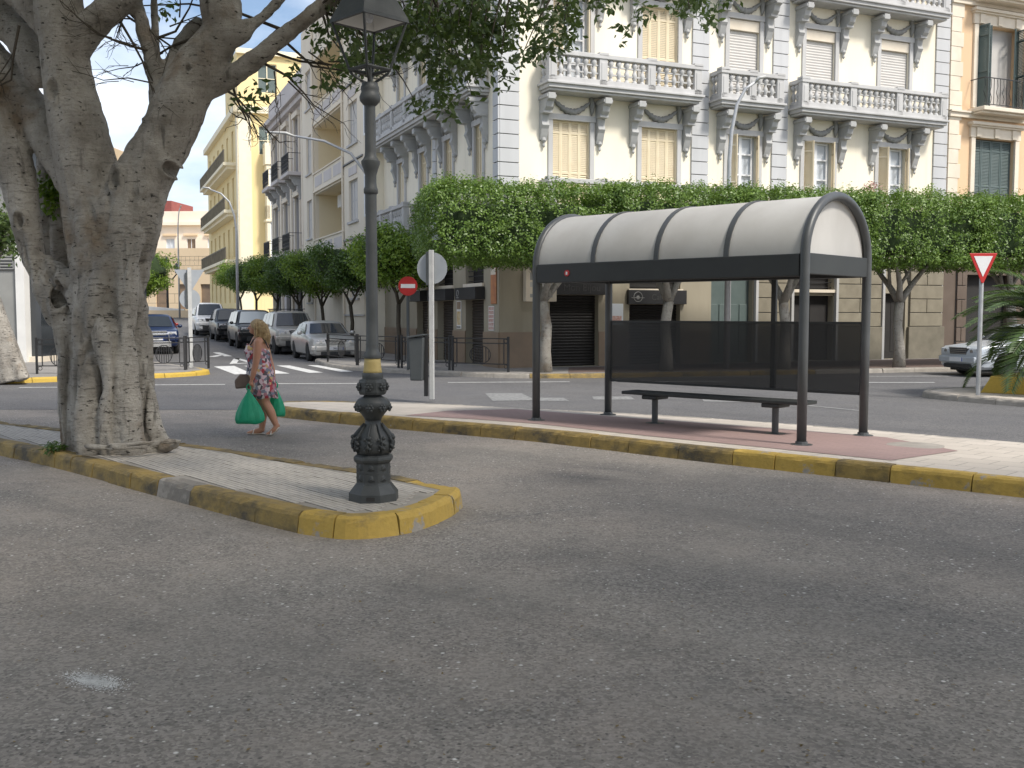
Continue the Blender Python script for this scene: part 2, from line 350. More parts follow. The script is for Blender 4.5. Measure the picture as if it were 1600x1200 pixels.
def obj(name, me, mat, parent=None, loc=(0, 0, 0), rz=0, bevel=0):
    o = bpy.data.objects.new(name, me); COL.objects.link(o)
    if mat and not me.materials: me.materials.append(MATS[mat])
    o.parent = parent; o.location = loc; o.rotation_euler = (0, 0, rz)
    if bevel:
        b = o.modifiers.new('edge', 'BEVEL'); b.width = bevel; b.segments = 2; b.limit_method = 'ANGLE'; b.angle_limit = R(40)
    return o
def thing(name, label, cat, loc=(0, 0, 0), rz=0, group=None):
    o = bpy.data.objects.new(name, None); COL.objects.link(o); o.location = loc; o.rotation_euler = (0, 0, rz); o.empty_display_size = .2
    return tag(o, label, cat, group)
def tag(o, label, cat, group=None):
    o['label'] = label; o['category'] = cat
    if group: o['group'] = group
    return o
def struct(o, kind='structure'): o['kind'] = kind; return o
def copy_tree(o, parent=None):
    c = o.copy(); COL.objects.link(c); c.parent = parent
    for ch in list(o.children): copy_tree(ch, c)
    return c
def baked(o):
    """mesh of an object with its modifiers applied; the helper object is removed"""
    dg = bpy.context.evaluated_depsgraph_get(); me = bpy.data.meshes.new_from_object(o.evaluated_get(dg)); bpy.data.objects.remove(o); return me
def remeshed(mb, voxel, smooth_it=4, name='shape'):
    o = mb.build(name, None); r = o.modifiers.new('r', 'REMESH'); r.mode = 'VOXEL'; r.voxel_size = voxel
    if smooth_it: sm = o.modifiers.new('s', 'SMOOTH'); sm.iterations = smooth_it; sm.factor = .5
    me = baked(o); me.polygons.foreach_set('use_smooth', [True]*len(me.polygons)); return me
def leaf_cloud(name, P, N, size, asp=.5, rs=rng, droop=0.):
    n = len(P); P = np.asarray(P, float); N = np.asarray(N, float)
    N = N/np.maximum(np.linalg.norm(N, axis=1, keepdims=True), 1e-6)
    t = rs.normal(size=(n, 3)); t[:, 2] -= droop; t -= (t*N).sum(1, keepdims=True)*N; t /= np.maximum(np.linalg.norm(t, axis=1, keepdims=True), 1e-6)
    s = np.cross(N, t); L_ = (size*(.65+.7*rs.random(n)))[:, None]
    V = np.empty((n, 4, 3)); V[:, 0] = P; V[:, 1] = P+t*L_*.5+s*L_*asp*.5+N*L_*.06; V[:, 2] = P+t*L_; V[:, 3] = P+t*L_*.5-s*L_*asp*.5+N*L_*.06
    me = bpy.data.meshes.new(name); me.vertices.add(4*n); me.vertices.foreach_set('co', V.reshape(-1))
    me.loops.add(4*n); me.loops.foreach_set('vertex_index', np.arange(4*n, dtype=np.int32))
    me.polygons.add(n); me.polygons.foreach_set('loop_start', np.arange(0, 4*n, 4, dtype=np.int32))
    me.update(); me.validate(); return me
def text_mesh(txt, size):
    c = bpy.data.curves.new('lettering', 'FONT'); c.body = txt; c.size = size; c.extrude = .004; c.align_x = 'CENTER'; c.align_y = 'CENTER'
    o = bpy.data.objects.new('lettering', c); COL.objects.link(o); bpy.context.view_layer.update(); me = baked(o); bpy.data.curves.remove(c); return me
def wall_holes(mb, x0, x1, z0, z1, holes, depth=.22, y=0.):
    """a wall in the plane y with openings (a0,a1,b0,b1) and their reveals"""
    xs = sorted({x0, x1, *[h[0] for h in holes], *[h[1] for h in holes]}); zs = sorted({z0, z1, *[h[2] for h in holes], *[h[3] for h in holes]})
    for i in range(len(xs)-1):
        for j in range(len(zs)-1):
            cx = (xs[i]+xs[i+1])/2; cz = (zs[j]+zs[j+1])/2
            if any(h[0] < cx < h[1] and h[2] < cz < h[3] for h in holes): continue
            mb.add([(xs[i], y, zs[j]), (xs[i+1], y, zs[j]), (xs[i+1], y, zs[j+1]), (xs[i], y, zs[j+1])], [(0, 1, 2, 3)])
    for a0, a1, b0, b1 in holes:
        d = y+depth
        mb.add([(a0, y, b0), (a1, y, b0), (a1, y, b1), (a0, y, b1), (a0, d, b0), (a1, d, b0), (a1, d, b1), (a0, d, b1)],
               [(0, 1, 5, 4), (1, 2, 6, 5), (2, 3, 7, 6), (3, 0, 4, 7)])
    return mb
# ---------------------------------------------------------------- ground, roads, pavements
def V2(*p): return Vector((p[0], p[1]))
def smooth_path(pts, step=.08):
    P = [Vector((p[0], p[1])) for p in pts]; out = []
    for i in range(len(P)-1):
        p0 = P[max(i-1, 0)]; p1 = P[i]; p2 = P[i+1]; p3 = P[min(i+2, len(P)-1)]
        n = max(2, int((p2-p1).length/step))
        for k in range(n):
            t = k/n
            out.append(.5*((2*p1)+(p2-p0)*t+(2*p0-5*p1+4*p2-p3)*t*t+(3*p1-p0-3*p2+p3)*t**3))
    out.append(P[-1]); return out
def offset_path(Q, d):
    o = []
    for i, p in enumerate(Q):
        t = (Q[min(i+1, len(Q)-1)]-Q[max(i-1, 0)]).normalized(); o.append(p+Vector((-t.y, t.x))*d)
    return o
def sheet(name, poly, z, mat, parent=None):
    zf = z if callable(z) else (lambda p: z)
    me = bpy.data.meshes.new(name); me.from_pydata([(p[0], p[1], zf(p)) for p in poly], [], [tuple(range(len(poly)))])
    b = bmesh.new(); b.from_mesh(me); bmesh.ops.triangulate(b, faces=b.faces); bmesh.ops.recalc_face_normals(b, faces=b.faces)
    for f in b.faces:
        if f.normal.z < 0: f.normal_flip()
    b.to_mesh(me); b.free(); return obj(name, me, mat, parent)
def kerb(parent, pts, zf, width, length, mats, jitter=.1, drop=0.):
    """a row of separate kerb stones along the path, the pavement on its left"""
    Q = smooth_path(pts); i = 0; rs = random.Random(len(pts)*13+int(length*100)); k = 0
    while i < len(Q)-1:
        want = length*(1+rs.uniform(-jitter, jitter)); j = i; acc = 0
        while j < len(Q)-1 and acc < want: acc += (Q[j+1]-Q[j]).length; j += 1
        if len(Q)-1-j < 3: j = len(Q)-1
        seg = Q[i:j+1]; step = max(1, len(seg)//8); idx = list(range(0, len(seg), step))
        if idx[-1] != len(seg)-1: idx.append(len(seg)-1)
        mb = MB(); vs = []; dz = rs.uniform(-.006, .006); dn = rs.uniform(-.008, .008); lean = rs.uniform(.0, .02)
        for q in idx:
            p = seg[q]; t = (Q[min(i+q+1, len(Q)-1)]-Q[max(i+q-1, 0)]).normalized(); nrm = Vector((-t.y, t.x))
            sh = t*(.006 if q == 0 else -.006 if q == len(seg)-1 else 0)
            h = zf(p)+dz
            for o_, z in ((dn, -.03), (dn+.012+lean, h-.045), (dn+.025+lean, h-.018), (dn+.055+lean, h), (width, h-.004), (width, -.03)):
                c = p+nrm*(o_+rs.uniform(-.004, .004))+sh; vs.append((c.x, c.y, z+(rs.uniform(-.005, .003)-(rs.random() < .08)*.02 if z > .03 and o_ < width-.01 else 0)))
        m = len(idx)
        fs = [(a*6+c, a*6+(c+1) % 6, (a+1)*6+(c+1) % 6, (a+1)*6+c) for a in range(m-1) for c in range(6)]
        fs += [tuple(range(6)), tuple((m-1)*6+c for c in range(6))[::-1]]
        mb.add(vs, fs); mb.build('kerb_stone', mats(k, seg[len(seg)//2]), parent); i = j; k += 1
    return Q
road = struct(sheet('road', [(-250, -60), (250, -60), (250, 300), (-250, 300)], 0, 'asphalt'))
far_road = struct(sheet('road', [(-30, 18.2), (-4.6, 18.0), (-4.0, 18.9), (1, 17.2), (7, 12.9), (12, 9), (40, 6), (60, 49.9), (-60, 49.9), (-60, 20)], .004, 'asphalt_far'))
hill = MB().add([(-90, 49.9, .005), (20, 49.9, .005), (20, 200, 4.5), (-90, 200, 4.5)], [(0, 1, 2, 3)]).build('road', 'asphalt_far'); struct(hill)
def slope(y): return max(0., (y-49.9)*.03)
def inpoly(p, poly):
    r = False; j = len(poly)-1
    for i in range(len(poly)):
        a, b_ = poly[i], poly[j]
        if (a[1] > p[1]) != (b_[1] > p[1]) and p[0] < (b_[0]-a[0])*(p[1]-a[1])/(b_[1]-a[1])+a[0]: r = not r
        j = i
    return r
# --- the near island with the big tree and the lamp
IH = .165
g2 = lambda px, py, z=0.: tuple(G(px, py, z)[:2])
isl = [(-10.2, 16.0), (-8.0, 13.9)]+[g2(*q) for q in ((0, 712), (100, 735), (250, 777), (430, 825), (500, 839), (560, 843), (640, 833), (700, 811), (724, 792))]
isl += [g2(*q, IH) for q in ((703, 757), (600, 737), (430, 712), (330, 696), (0, 657))]+[(-10.4, 16.9)]
inner = offset_path(smooth_path(isl), .17)
island = struct(sheet('pavement', [tuple(p) for p in inner], IH-.011, 'kerb_grey'))
def isl_mat(k, p):
    if p.x > -1.9 and p.y < 9.5: return 'kerb_yellow' if not (-.95 < p.x < -.78 and p.y < 8.2) else 'kerb_cement'
    return 'kerb_yellow_dirty' if k % 11 != 9 else 'kerb_cement'
kerb(island, isl, lambda p: IH, .2, .44, isl_mat, .3)
inner2 = [tuple(p) for p in offset_path(smooth_path(isl), .215)]
ca, sa = math.cos(R(-50)), math.sin(R(-50)); mb = MB(); rs = random.Random(4)
for i in range(-80, 80):
    for j in range(-110, 60):
        cs = [((i+u+(j % 2)*.5)*.2, (j+v)*.1) for u, v in ((.008, .02), (.992, .02), (.992, .98), (.008, .98))]
        cs = [(-4+x*ca-y*sa, 12+x*sa+y*ca) for x, y in cs]
        if all(inpoly(c, inner2) for c in cs):
            z = IH-.005+rs.uniform(-.0012, .0012); tl = rs.uniform(-.001, .001)
            mb.add([(c[0], c[1], z+(tl if k < 2 else -tl)) for k, c in enumerate(cs)]+[(c[0], c[1], IH-.0105) for c in cs], [(0, 1, 2, 3), (0, 4, 5, 1), (1, 5, 6, 2), (2, 6, 7, 3), (3, 7, 4, 0)])
struct(mb.build('paving_tiles', 'paving_tile', island), 'stuff')
# --- the bus platform
PN = Vector((.657, .753)); P0 = Vector((-3.73, 16.75))
def plz(p): return .17-.024*max(0, (Vector((p[0], p[1]))-P0).dot(PN))
plat = [(-2.6, 18.35), (-3.5, 18.45), (-4.15, 18.1), (-4.2, 17.4)]+[g2(*q) for q in ((445, 653), (600, 669), (840, 691), (1100, 722), (1600, 778))]+[(8.2, 6.2)]
back = [(11.0, 8.6)]+[g2(*q, .09) for q in ((1600, 689), (1350, 668), (1100, 650), (860, 639), (700, 632), (600, 629))]
platform = struct(sheet('pavement', [tuple(p) for p in offset_path(smooth_path(plat), .17)]+back, lambda p: plz(p)-.012, 'platform_cream'))
kerb(platform, plat, plz, .2, .62, lambda k, p: 'kerb_yellow_dirty' if p.x < 2.6 or k % 3 == 1 else 'kerb_yellow', .2)
kerb(platform, [Vector(q) for q in back[:-1]]+[Vector((-2.6, 18.35))], lambda p: plz(p)-.006, .14, .8, lambda k, p: 'kerb_grey', .1)
pink = [g2(*q, .15) for q in ((632, 649), (700, 639), (806, 634), (1000, 648), (1200, 662), (1385, 676), (1497, 699), (1392, 719), (1200, 699), (1000, 679), (840, 661), (740, 654))]
sheet('paving_field', pink, lambda p: plz(p)-.007, 'platform_pink', platform)
# --- the pavement round the corner building
C0 = Vector((-.37, 29.6)); BD = Vector((.915, .404)).normalized(); AD = Vector((-.375, .927)).normalized(); NB = Vector((BD.y, -BD.x)); NA = Vector((-AD.y, AD.x))
def PA(s, o): return C0+AD*s+NA*o
def PB(s, o): return C0+BD*s+NB*o
FK = .13
kp = [PA(60, 1.8), PA(30, 1.8), PA(12.5, 1.8), V2(-6.9, 36.3), V2(-6.5, 34.3), V2(-5.2, 31.2), V2(-2.9, 28.8), V2(-.6, 27.15), V2(.84, 26.8), V2(3.4, 27.25), V2(12.55, 29.9), V2(30, 35.2)]
corner_pave = struct(sheet('pavement', [tuple(p) for p in offset_path(smooth_path(kp, .5), .14)]+[tuple(PB(34, -6)), tuple(PB(2, -8)), tuple(PA(60, -3))], lambda p: FK-.006+slope(p[1]), 'pavement_far'))
kerb(corner_pave, kp, lambda p: FK+slope(p.y), .16, 1.0, lambda k, p: 'kerb_yellow_dirty' if .6 < p.x < 9 else 'kerb_grey', .05)
sheet('paving_field', [tuple(p) for p in (V2(1.5, 27.3), V2(12.4, 30.2), V2(28, 34.9), PB(30, .5), PB(2.0, .5))], FK-.002, 'pavement_brown', corner_pave)
# --- the pavement on the left of the side street
lp = [V2(-24, 17.0), V2(-16, 22.3), V2(-12.39, 24.7), V2(-9.6, 26.6), V2(-8.5, 28.2), V2(-8.9, 29.6), V2(-10.6, 32), V2(-13.6, 36.8), V2(-16.3, 43.5), V2(-26, 67), V2(-37, 95)]
left_pave = struct(sheet('pavement', [tuple(p) for p in offset_path(smooth_path(lp, .5), .14)]+[(-60, 95), (-60, 30)], lambda p: FK-.006+slope(p[1]), 'pavement_far'))
kerb(left_pave, lp, lambda p: FK+slope(p.y), .2, 1.0, lambda k, p: 'kerb_yellow_clean' if p.y < 29.8 else 'kerb_grey', .05)
# --- the traffic island on the right
ri = [V2(11.5, 23.0), V2(9.7, 22.0), V2(8.75, 21.45), V2(8.35, 20.8), V2(8.5, 20.0), V2(9.2, 18.7), V2(10.4, 17.2), V2(14, 13.4)]
right_isl = struct(sheet('pavement', [tuple(p) for p in offset_path(smooth_path(ri, .3), .14)]+[(20, 16), (20, 26)], FK-.006, 'platform_cream'))
kerb(right_isl, ri, lambda p: FK, .18, .8, lambda k, p: 'kerb_grey', .05)
# --- markings
def mark(name, quad, mat='paint_white', z=.009):
    return sheet(name, [g2(*q) for q in quad], z, mat, far_road)
def line(p, q, w=.12, name='lane_line', mat='paint_white'):
    a, b_ = Vector(p), Vector(q); n_ = (b_-a).normalized(); n_ = Vector((-n_.y, n_.x))*w/2
    return sheet(name, [a-n_, b_-n_, b_+n_, a+n_], .009, mat, far_road)
for p, q in (((30, 606), (90, 605.5)), ((232, 602), (352, 601)), ((432, 600), (566, 599.6)), ((700, 598), (890, 597)), ((960, 597), (1150, 597)), ((1330, 598), (1460, 598))):
    line(g2(*p), g2(*q), .13)
for p, q in (((1060, 590), (1240, 589)), ((1300, 588.5), (1490, 588))): line(g2(*p), g2(*q), .1)
line(g2(1144, 622), g2(1350, 643), .12, mat='paint_worn')
for q in (((758, 615), (815, 615), (838, 626), (770, 627)), ((831, 622), (880, 622), (890, 627), (832, 627)), ((925, 620), (985, 620), (992, 625), (928, 625)), ((1095, 622), (1150, 623), (1165, 629), (1100, 628))): mark('crossing_stripe', q, 'paint_worn')
for q in (((334, 573), (366, 572), (394, 584.5), (367, 585.5)), ((381, 572), (401, 571.7), (453, 584), (430, 584.5)), ((432, 571.5), (452, 571.3), (505, 582.5), (483, 583)), ((480, 571), (497, 571), (552, 581), (533, 581.5))): mark('crossing_stripe', q)
tri = [(364, 569), (370, 560.5), (394, 567)]
for i in range(3): line(g2(*tri[i]), g2(*tri[(i+1) % 3]), .22, 'give_way_triangle')
line(g2(330, 558), g2(345, 555), .3, 'direction_arrow'); line(g2(338, 551), g2(357, 557), .3, 'direction_arrow')
# paint splash and crack on the near road
mb = MB(); rs = random.Random(3)
for k in range(3200):
    u = rs.gauss(0, 1); c = G(140+u*19+abs(rs.gauss(0, 10)), 1066+u*2.5+rs.gauss(0, 5.5)); s = abs(rs.gauss(0, .0022))+.0008; a0 = rs.random()*6
    mb.add([(c.x+s*rs.uniform(.5, 1.3)*math.cos(a0+a*1.256), c.y+s*rs.uniform(.5, 1.3)*math.sin(a0+a*1.256), .004+k*1e-6) for a in range(5)], [(0, 1, 2, 3, 4)])
struct(mb.build('paint_splash', 'paint_white', road), 'stuff')
mb = MB(); q0 = G(722, 822); q1 = G(905, 794)
L_ = [q0.lerp(q1, t/24)+Vector((rs.uniform(-.02, .02), rs.uniform(-.03, .03), .004)) for t in range(25)]
for a, b_ in zip(L_[:-1], L_[1:]): mb.add([a, b_, b_+Vector((0, .012, 0)), a+Vector((0, .012, 0))], [(0, 1, 2, 3)])
mb.build('crack', 'joint_dark', road)
# fallen leaves and grit
P = []; rs2 = np.random.default_rng(5)
for k in range(520):
    c = G(rs2.uniform(0, 1600), rs2.uniform(700, 1195)); P.append((c.x, c.y, .006))
P = np.array(P); N = np.tile((0, 0, 1.), (len(P), 1))+rs2.normal(size=(len(P), 3))*.15
pm('dry_leaf', (.24, .17, .07), (.12, .085, .04), 9, .8)
o = obj('fallen_leaves', leaf_cloud('fallen_leaves', P, N, .022, .5, rs2), 'dry_leaf'); struct(o, 'stuff'); o['label'] = 'dry leaves and bits scattered on the asphalt'; o['category'] = 'leaves'
# ---------------------------------------------------------------- corner building
BANG = math.atan2(BD.y, BD.x)
bld = thing('corner_building', 'cream corner building with grey stone balconies and blue grey quoins', 'building', (C0.x, C0.y, 0), BANG)
FA_ROT = math.atan2(-AD.y, -AD.x)-BANG
def FA(s): return Matrix.Translation((0, 0, 0)) @ Matrix.Rotation(FA_ROT, 4, 'Z')       # facade A frame: u=-s, v inward
WB = [(1.54, 3.06), (4.53, 6.10), (7.69, 9.15), (10.69, 12.2), (13.85, 15.42)]          # outer frame edges on the street front
WA = [(1.13, 2.14), (3.9, 5.02), (6.66, 7.8), (9.42, 10.6)]                             # on the side street, distance from the corner
LV = [4.65, 8.25, 11.85]; TOPZ = 15.6; LA = 12.65; LB = 17.1; WT = 2.84; FR = .15
door_B = [(1.62, 3.25, .13, 2.25), (4.32, 6.15, .13, 1.98), (7.3, 8.9, .13, 3.1), (10.5, 12.2, .13, 2.3), (14.4, 15.4, .13, 2.4)]
trans_B = [(4.32, 6.15, 2.46, 3.3), (1.62, 3.25, 2.72, 3.3), (10.5, 12.2, 2.5, 3.3)]
door_A = [(1.28, 2.9, .13, 2.12), (4.12, 5.8, .13, 2.12), (6.9, 8.2, .13, 2.12)]
trans_A = [(1.28, 2.9, 2.62, 3.4), (4.12, 5.8, 2.62, 3.4), (6.9, 8.2, 2.62, 3.4)]
up_B = [(a+FR, b-FR, z+.05, z+WT-FR) for z in LV for a, b in WB]
up_A = [(a+FR*.8, b-FR*.8, z+.05, z+WT-FR) for z in LV for a, b in WA]
mb = wall_holes(MB(), 0, LB, 4.2, TOPZ, up_B); mb.M = Matrix.Rotation(FA_ROT, 4, 'Z')
wall_holes(mb, -LA, 0, 4.2, TOPZ, [(-b, -a, c, d) for a, b, c, d in up_A]); mb.M = None
mb.box(.4, LB-.01, .6, LA-.01, 4.3, TOPZ-.1)
mb.add([(LB, 0, 0), (LB, LA, 0), (LB, LA, TOPZ), (LB, 0, TOPZ), (0, LA, 0), (0, LA, TOPZ)], [(0, 1, 2, 3), (1, 4, 5, 2)])
mb.build('wall', 'wall_cream', bld)
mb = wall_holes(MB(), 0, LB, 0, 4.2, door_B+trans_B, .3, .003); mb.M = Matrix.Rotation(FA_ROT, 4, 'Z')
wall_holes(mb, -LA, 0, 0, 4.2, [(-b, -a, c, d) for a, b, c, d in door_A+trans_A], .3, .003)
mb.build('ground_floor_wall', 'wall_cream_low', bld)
def onA(s): return (0, s, 0)
def cut_band(x0, x1, z0, z1, holes, y0, y1, rz=0):
    e = sorted({x0, x1, *[min(max(h[0], x0), x1) for h in holes], *[min(max(h[1], x0), x1) for h in holes]})
    for a, b_ in zip(e[:-1], e[1:]):
        if not any(h[0] < (a+b_)/2 < h[1] for h in holes): MB().box(a, b_, y0, y1, z0, z1).build('dado', 'dado_brown', bld, rz=rz)
cut_band(.0, 7.28, .1, 1.16, door_B, -.03, .002)
cut_band(-LA, -.0, .1, 1.16, [(-b, -a, 0, 0) for a, b, _, _ in door_A], -.03, .002, FA_ROT)
MB().box(-.03, LB, -.10, 0, 4.18, 4.42).build('string_course', 'trim_grey', bld)
MB().box(-LA, .10, -.10, 0, 4.181, 4.421).build('string_course', 'trim_grey', bld, rz=FA_ROT)
MB().box(-.35, LB+.1, -.45, .3, TOPZ, TOPZ+.35).box(-.2, LB, -.25, .2, TOPZ-.3, TOPZ).build('cornice', 'trim_grey', bld)
MB().box(-LA, .3, -.45, .3, TOPZ+.003, TOPZ+.353).build('cornice', 'trim_grey', bld, rz=FA_ROT)
MB().box(0, LB, .3, LA, TOPZ, TOPZ+.1).build('roof', 'roof_grey', bld)
# quoin blocks: each block is its own piece
def quoins(x0, x1, z0, z1, rz=0, loc=(0, 0, 0), h=.40, proud=.06):
    MB().box(x0+.02, x1-.02, -.012, .0, z0, z1).build('joint_backing', 'joint_dark', bld, loc, rz)
    me = MB().box(x0, x1, -proud, -.005, .012, h-.012).mesh('quoin_block'); z = z0
    while z < z1-.1: obj('quoin_block', me, 'quoin_blue', bld, (loc[0], loc[1], z), rz, .008); z += h
for a, b_ in ((0., .62), (6.47, 7.09), (9.53, 10.14), (16.47, 17.09)): quoins(a, b_, 4.42, 15.2)
quoins(-.36, .06, 4.42, 15.2, FA_ROT); quoins(-6.1, -5.75, 4.42, 15.2, FA_ROT)
# window surrounds, shutters, blinds
def surround(w):
    m_ = MB(); h = WT
    m_.box(0, FR, -.05, .03, 0, h-FR); m_.box(w-FR, w, -.05, .03, 0, h-FR); m_.box(-.03, w+.03, -.07, .03, h-FR, h+.02)
    return m_.mesh('window')
def leaf(w, h, open_at=0):
    m_ = MB(); s = .045
    m_.box(0, s, 0, .04, 0, h); m_.box(w-s, w, 0, .04, 0, h)
    rails = [0, h*.42, h*.86, h-.05]
    for z in rails: m_.box(s, w-s, .002, .038, z, z+.05)
    for a, b_ in zip(rails[:-1], rails[1:]):
        n_ = max(2, int((b_-a-.06)/.05))
        for k in range(n_):
            z = a+.055+(b_-a-.06)*k/n_; m_.add([(s, .006, z), (w-s, .006, z), (w-s, .034, z+.056), (s, .034, z+.056)], [(0, 1, 2, 3)])
    return m_.mesh('shutter')
LEAVES = {}
def window(parent, x, z, w, kind, rz, loc0=(0, 0, 0), mat='shutter_cream', opened=()):
    def at(u, v, zz):
        c, s = math.cos(rz), math.sin(rz); return (loc0[0]+u*c-v*s, loc0[1]+u*s+v*c, zz)
    key = round(w, 2)
    if key not in LEAVES: LEAVES[key] = (surround(w), leaf((w-2*FR)/4-.004, WT-FR-.06))
    me, lf = LEAVES[key]
    o = obj('window', me, 'trim_grey', parent, at(x, 0, z), rz, .006)
    iw = w-2*FR; ih = WT-FR
    MB().box(FR, w-FR, .20, .205, .02, ih).build('pane', 'window_glass' if kind != 'french' else 'window_pale', o)
    if kind == 'shutters':
        for k in range(4): obj('shutter', lf, mat, o, (FR+.002+k*iw/4, .07, .05))
    elif kind == 'blind':
        MB().box(FR+.01, w-FR-.01, .0, .14, ih-.34, ih-.02).build('blind_box', 'stone_light', o, bevel=.01)
        b_ = MB()
        for k in range(26): z0 = .05+k*(ih-.4)/26; b_.prism([(.10, z0), (.085, z0+.045), (.10, z0+.09), (.115, z0+.045)], FR+.02, w-FR-.02, 'x')
        b_.build('blind', 'blind_beige', o)
    elif kind == 'french':
        f = MB()
        for q in (0, .5):
            a = FR+.12+(iw-.24)*q; b_ = a+(iw-.24)*.5
            f.box(a, a+.055, .12, .17, .05, ih); f.box(b_-.055, b_, .12, .17, .05, ih)
            for z0 in (.05, .75, 1.45, 2.1, ih-.07): f.box(a+.055, b_-.055, .122, .168, z0, z0+.05)
        f.build('casement', 'white_joinery', o)
        for k, (px_, an) in enumerate(((FR+.01, R(-62)), (w-FR-.01, R(180+62)))):
            l_ = obj('shutter', lf, mat, o, (px_, .05, .05), an); l_.scale = (1.25, 1, 1)
    return o
kinds = {0: ['shutters', 'shutters', 'french', 'french', 'french'], 1: ['french', 'shutters', 'blind', 'blind', 'blind'], 2: ['shutters']*5}
for f, z in enumerate(LV):
    for (a, b_), k in zip(WB, kinds[f]): window(bld, a, z, b_-a, k, 0)
    for a, b_ in WA: window(bld, -b_, z, b_-a, 'shutters', FA_ROT)
# brackets, garlands, balconies
prof = [(0, 1.15), (-.62, 1.15), (-.62, .98), (-.50, .93), (-.46, .78), (-.33, .66), (-.20, .60), (-.17, .42), (-.22, .30), (-.16, .20), (-.10, .02), (-.05, -.10), (0, -.14)]
brm = MB().prism(prof, -.115, .115, 'x').box(-.15, .15, -.60, 0, 1.02, 1.10).box(-.14, .14, -.36, -.05, .62, .72).lathe([(.0, -.34), (.05, -.28), (.03, -.2), (.08, -.12), (.05, -.04)], 8, (0, -.07, 0)).mesh('bracket')
def garland(w):
    m_ = MB(); pts = []; rad = []
    for k in range(25):
        t = k/24; pts.append((w*(t-.5)*.82, -.05, .34-.34*math.sin(math.pi*t))); rad.append((.035+.06*math.sin(math.pi*t))*(1+.28*math.sin(k*2.4)))
    m_.tube(pts, rad, 7)
    for s_ in (-1, 1):
        m_.tube([(s_*w*.43, -.04, .44), (s_*w*.44, -.06, .3), (s_*w*.44, -.055, .1), (s_*w*.435, -.04, -.06)], [.05, .09, .07, .02], 7)
        m_.ball((s_*w*.43, -.05, .42), .085, 8, 6)
    return m_.mesh('garland', True)
garm = {}
def trim_over(z, a, b_, rz):
    c, s = math.cos(rz), math.sin(rz); w = b_-a
    for u in (a-.16, b_+.16): obj('bracket', brm, 'ornament_grey', bld, (u*c, u*s, z+WT-.66), rz, .01)
    k = round(w, 2)
    if k not in garm: garm[k] = garland(w)
    u = (a+b_)/2; obj('garland', garm[k], 'ornament_dark', bld, (u*c, u*s, z+WT+.10), rz)
for z in LV[:2]:
    for a, b_ in WB: trim_over(z, a, b_, 0)
    for a, b_ in WA: trim_over(z, -b_, -a, FA_ROT)
balm = MB().lathe([(.075, 0), (.075, .05), (.04, .08), (.085, .2), (.07, .28), (.035, .36), (.06, .42), (.10, .5), (.085, .56), (.05, .58), (.085, .60)], 8).mesh('baluster', True, 50)
pedm = MB().box(-.13, .13, -.1, .1, 0, .88).box(-.16, .16, -.13, .13, .88, .98).box(-.07, .07, -.115, -.1, .2, .7).mesh('pedestal')
def balcony(x0, x1, z, rz, proj=.68, full=True, ends=(True, True)):
    s = MB(); s.box(x0, x1, -proj, 0, -.13, .0); s.box(x0-.06, x1+.06, -proj-.06, .0, -.02, .05); s.box(x0+.06, x1-.06, -proj+.08, 0, -.2, -.13)
    o = s.build('balcony', 'trim_grey', bld, (0, 0, z), rz, bevel=.015)
    yf = -proj+.12
    MB().box(x0+.0, x1, yf-.1, yf+.1, .05, .20).build('parapet_base', 'trim_grey', o, bevel=.008)
    MB().box(x0-.02, x1+.02, yf-.13, yf+.13, .80, .93).build('hand_rail', 'trim_grey', o, bevel=.015)
    for e, on in zip((x0+.12, x1-.12), ends):
        if on:
            MB().box(e-.1, e+.1, yf+.13, 0, .80, .925).build('return_rail', 'trim_grey', o, bevel=.01); MB().box(e-.08, e+.08, yf+.1, 0, .05, .198).build('return_base', 'trim_grey', o)
            if full:
                for k in range(2): obj('baluster', balm, 'trim_grey', o, (e, yf+.26+k*.2, .2))
    n = max(2, round((x1-x0)/1.9)); n += n % 2 == 0 and x1-x0 > 4
    ps = [x0+.14+(x1-x0-.28)*k/n for k in range(n+1)]
    for p in ps: obj('pedestal', pedm, 'trim_grey', o, (p, yf, .0), 0, .008)
    if full:
        for a, b_ in zip(ps[:-1], ps[1:]):
            m_ = max(2, int((b_-a-.3)/.235))
            for k in range(m_): obj('baluster', balm, 'trim_grey', o, (a+.15+(b_-a-.3)*(k+.5)/m_, yf, .2))
            MB().box(a+.13, b_-.13, yf-.03, yf+.03, .37, .41).box(a+.13, b_-.13, yf-.03, yf+.03, .60, .64).build('lattice_bar', 'trim_grey', o)
for f, z in enumerate(LV):
    for a, b_ in ((1.25, 6.42), (7.12, 9.5), (10.2, 16.4)): balcony(a, b_, z, 0, full=(f == 1 or (f == 2 and a > 10)))
balcony(-LA+.1, -.75, LV[1], FA_ROT); balcony(-LA+.1, -7.55, LV[0], FA_ROT); balcony(-LA+.1, -.75, LV[2], FA_ROT, full=False)
# ground floor: shutters, doors, blinds, transoms
def fill(holes, rz, kind, flip):
    for h in holes:
        a, b_, c, d_ = (h[0], h[1], h[2], h[3]) if not flip else (-h[1], -h[0], h[2], h[3])
        if kind == 'roller':
            m_ = MB()
            n_ = int((d_-c)/.085)
            for k in range(n_): z0 = c+(d_-c)*k/n_; m_.prism([(.24, z0), (.215, z0+.04), (.24, z0+.08), (.27, z0+.04)], a, b_, 'x')
            m_.box(a, b_, .28, .29, c, d_); m_.build('roller_shutter', 'roller_brown' if flip else 'roller_dark', bld, rz=rz)
        else:
            o = MB().box(a, b_, .27, .28, c, d_).build('transom_window', 'interior_dark', bld, rz=rz)
            for k in range(5): z0 = c+(d_-c)*(k+.5)/5; MB().box(a, b_, .1, .12, z0-.012, z0+.012).build('bar', 'iron_black', o)
            MB().box(a-.06, b_+.06, -.07, .0, c-.1, c).build('sill', 'stone_light', o)
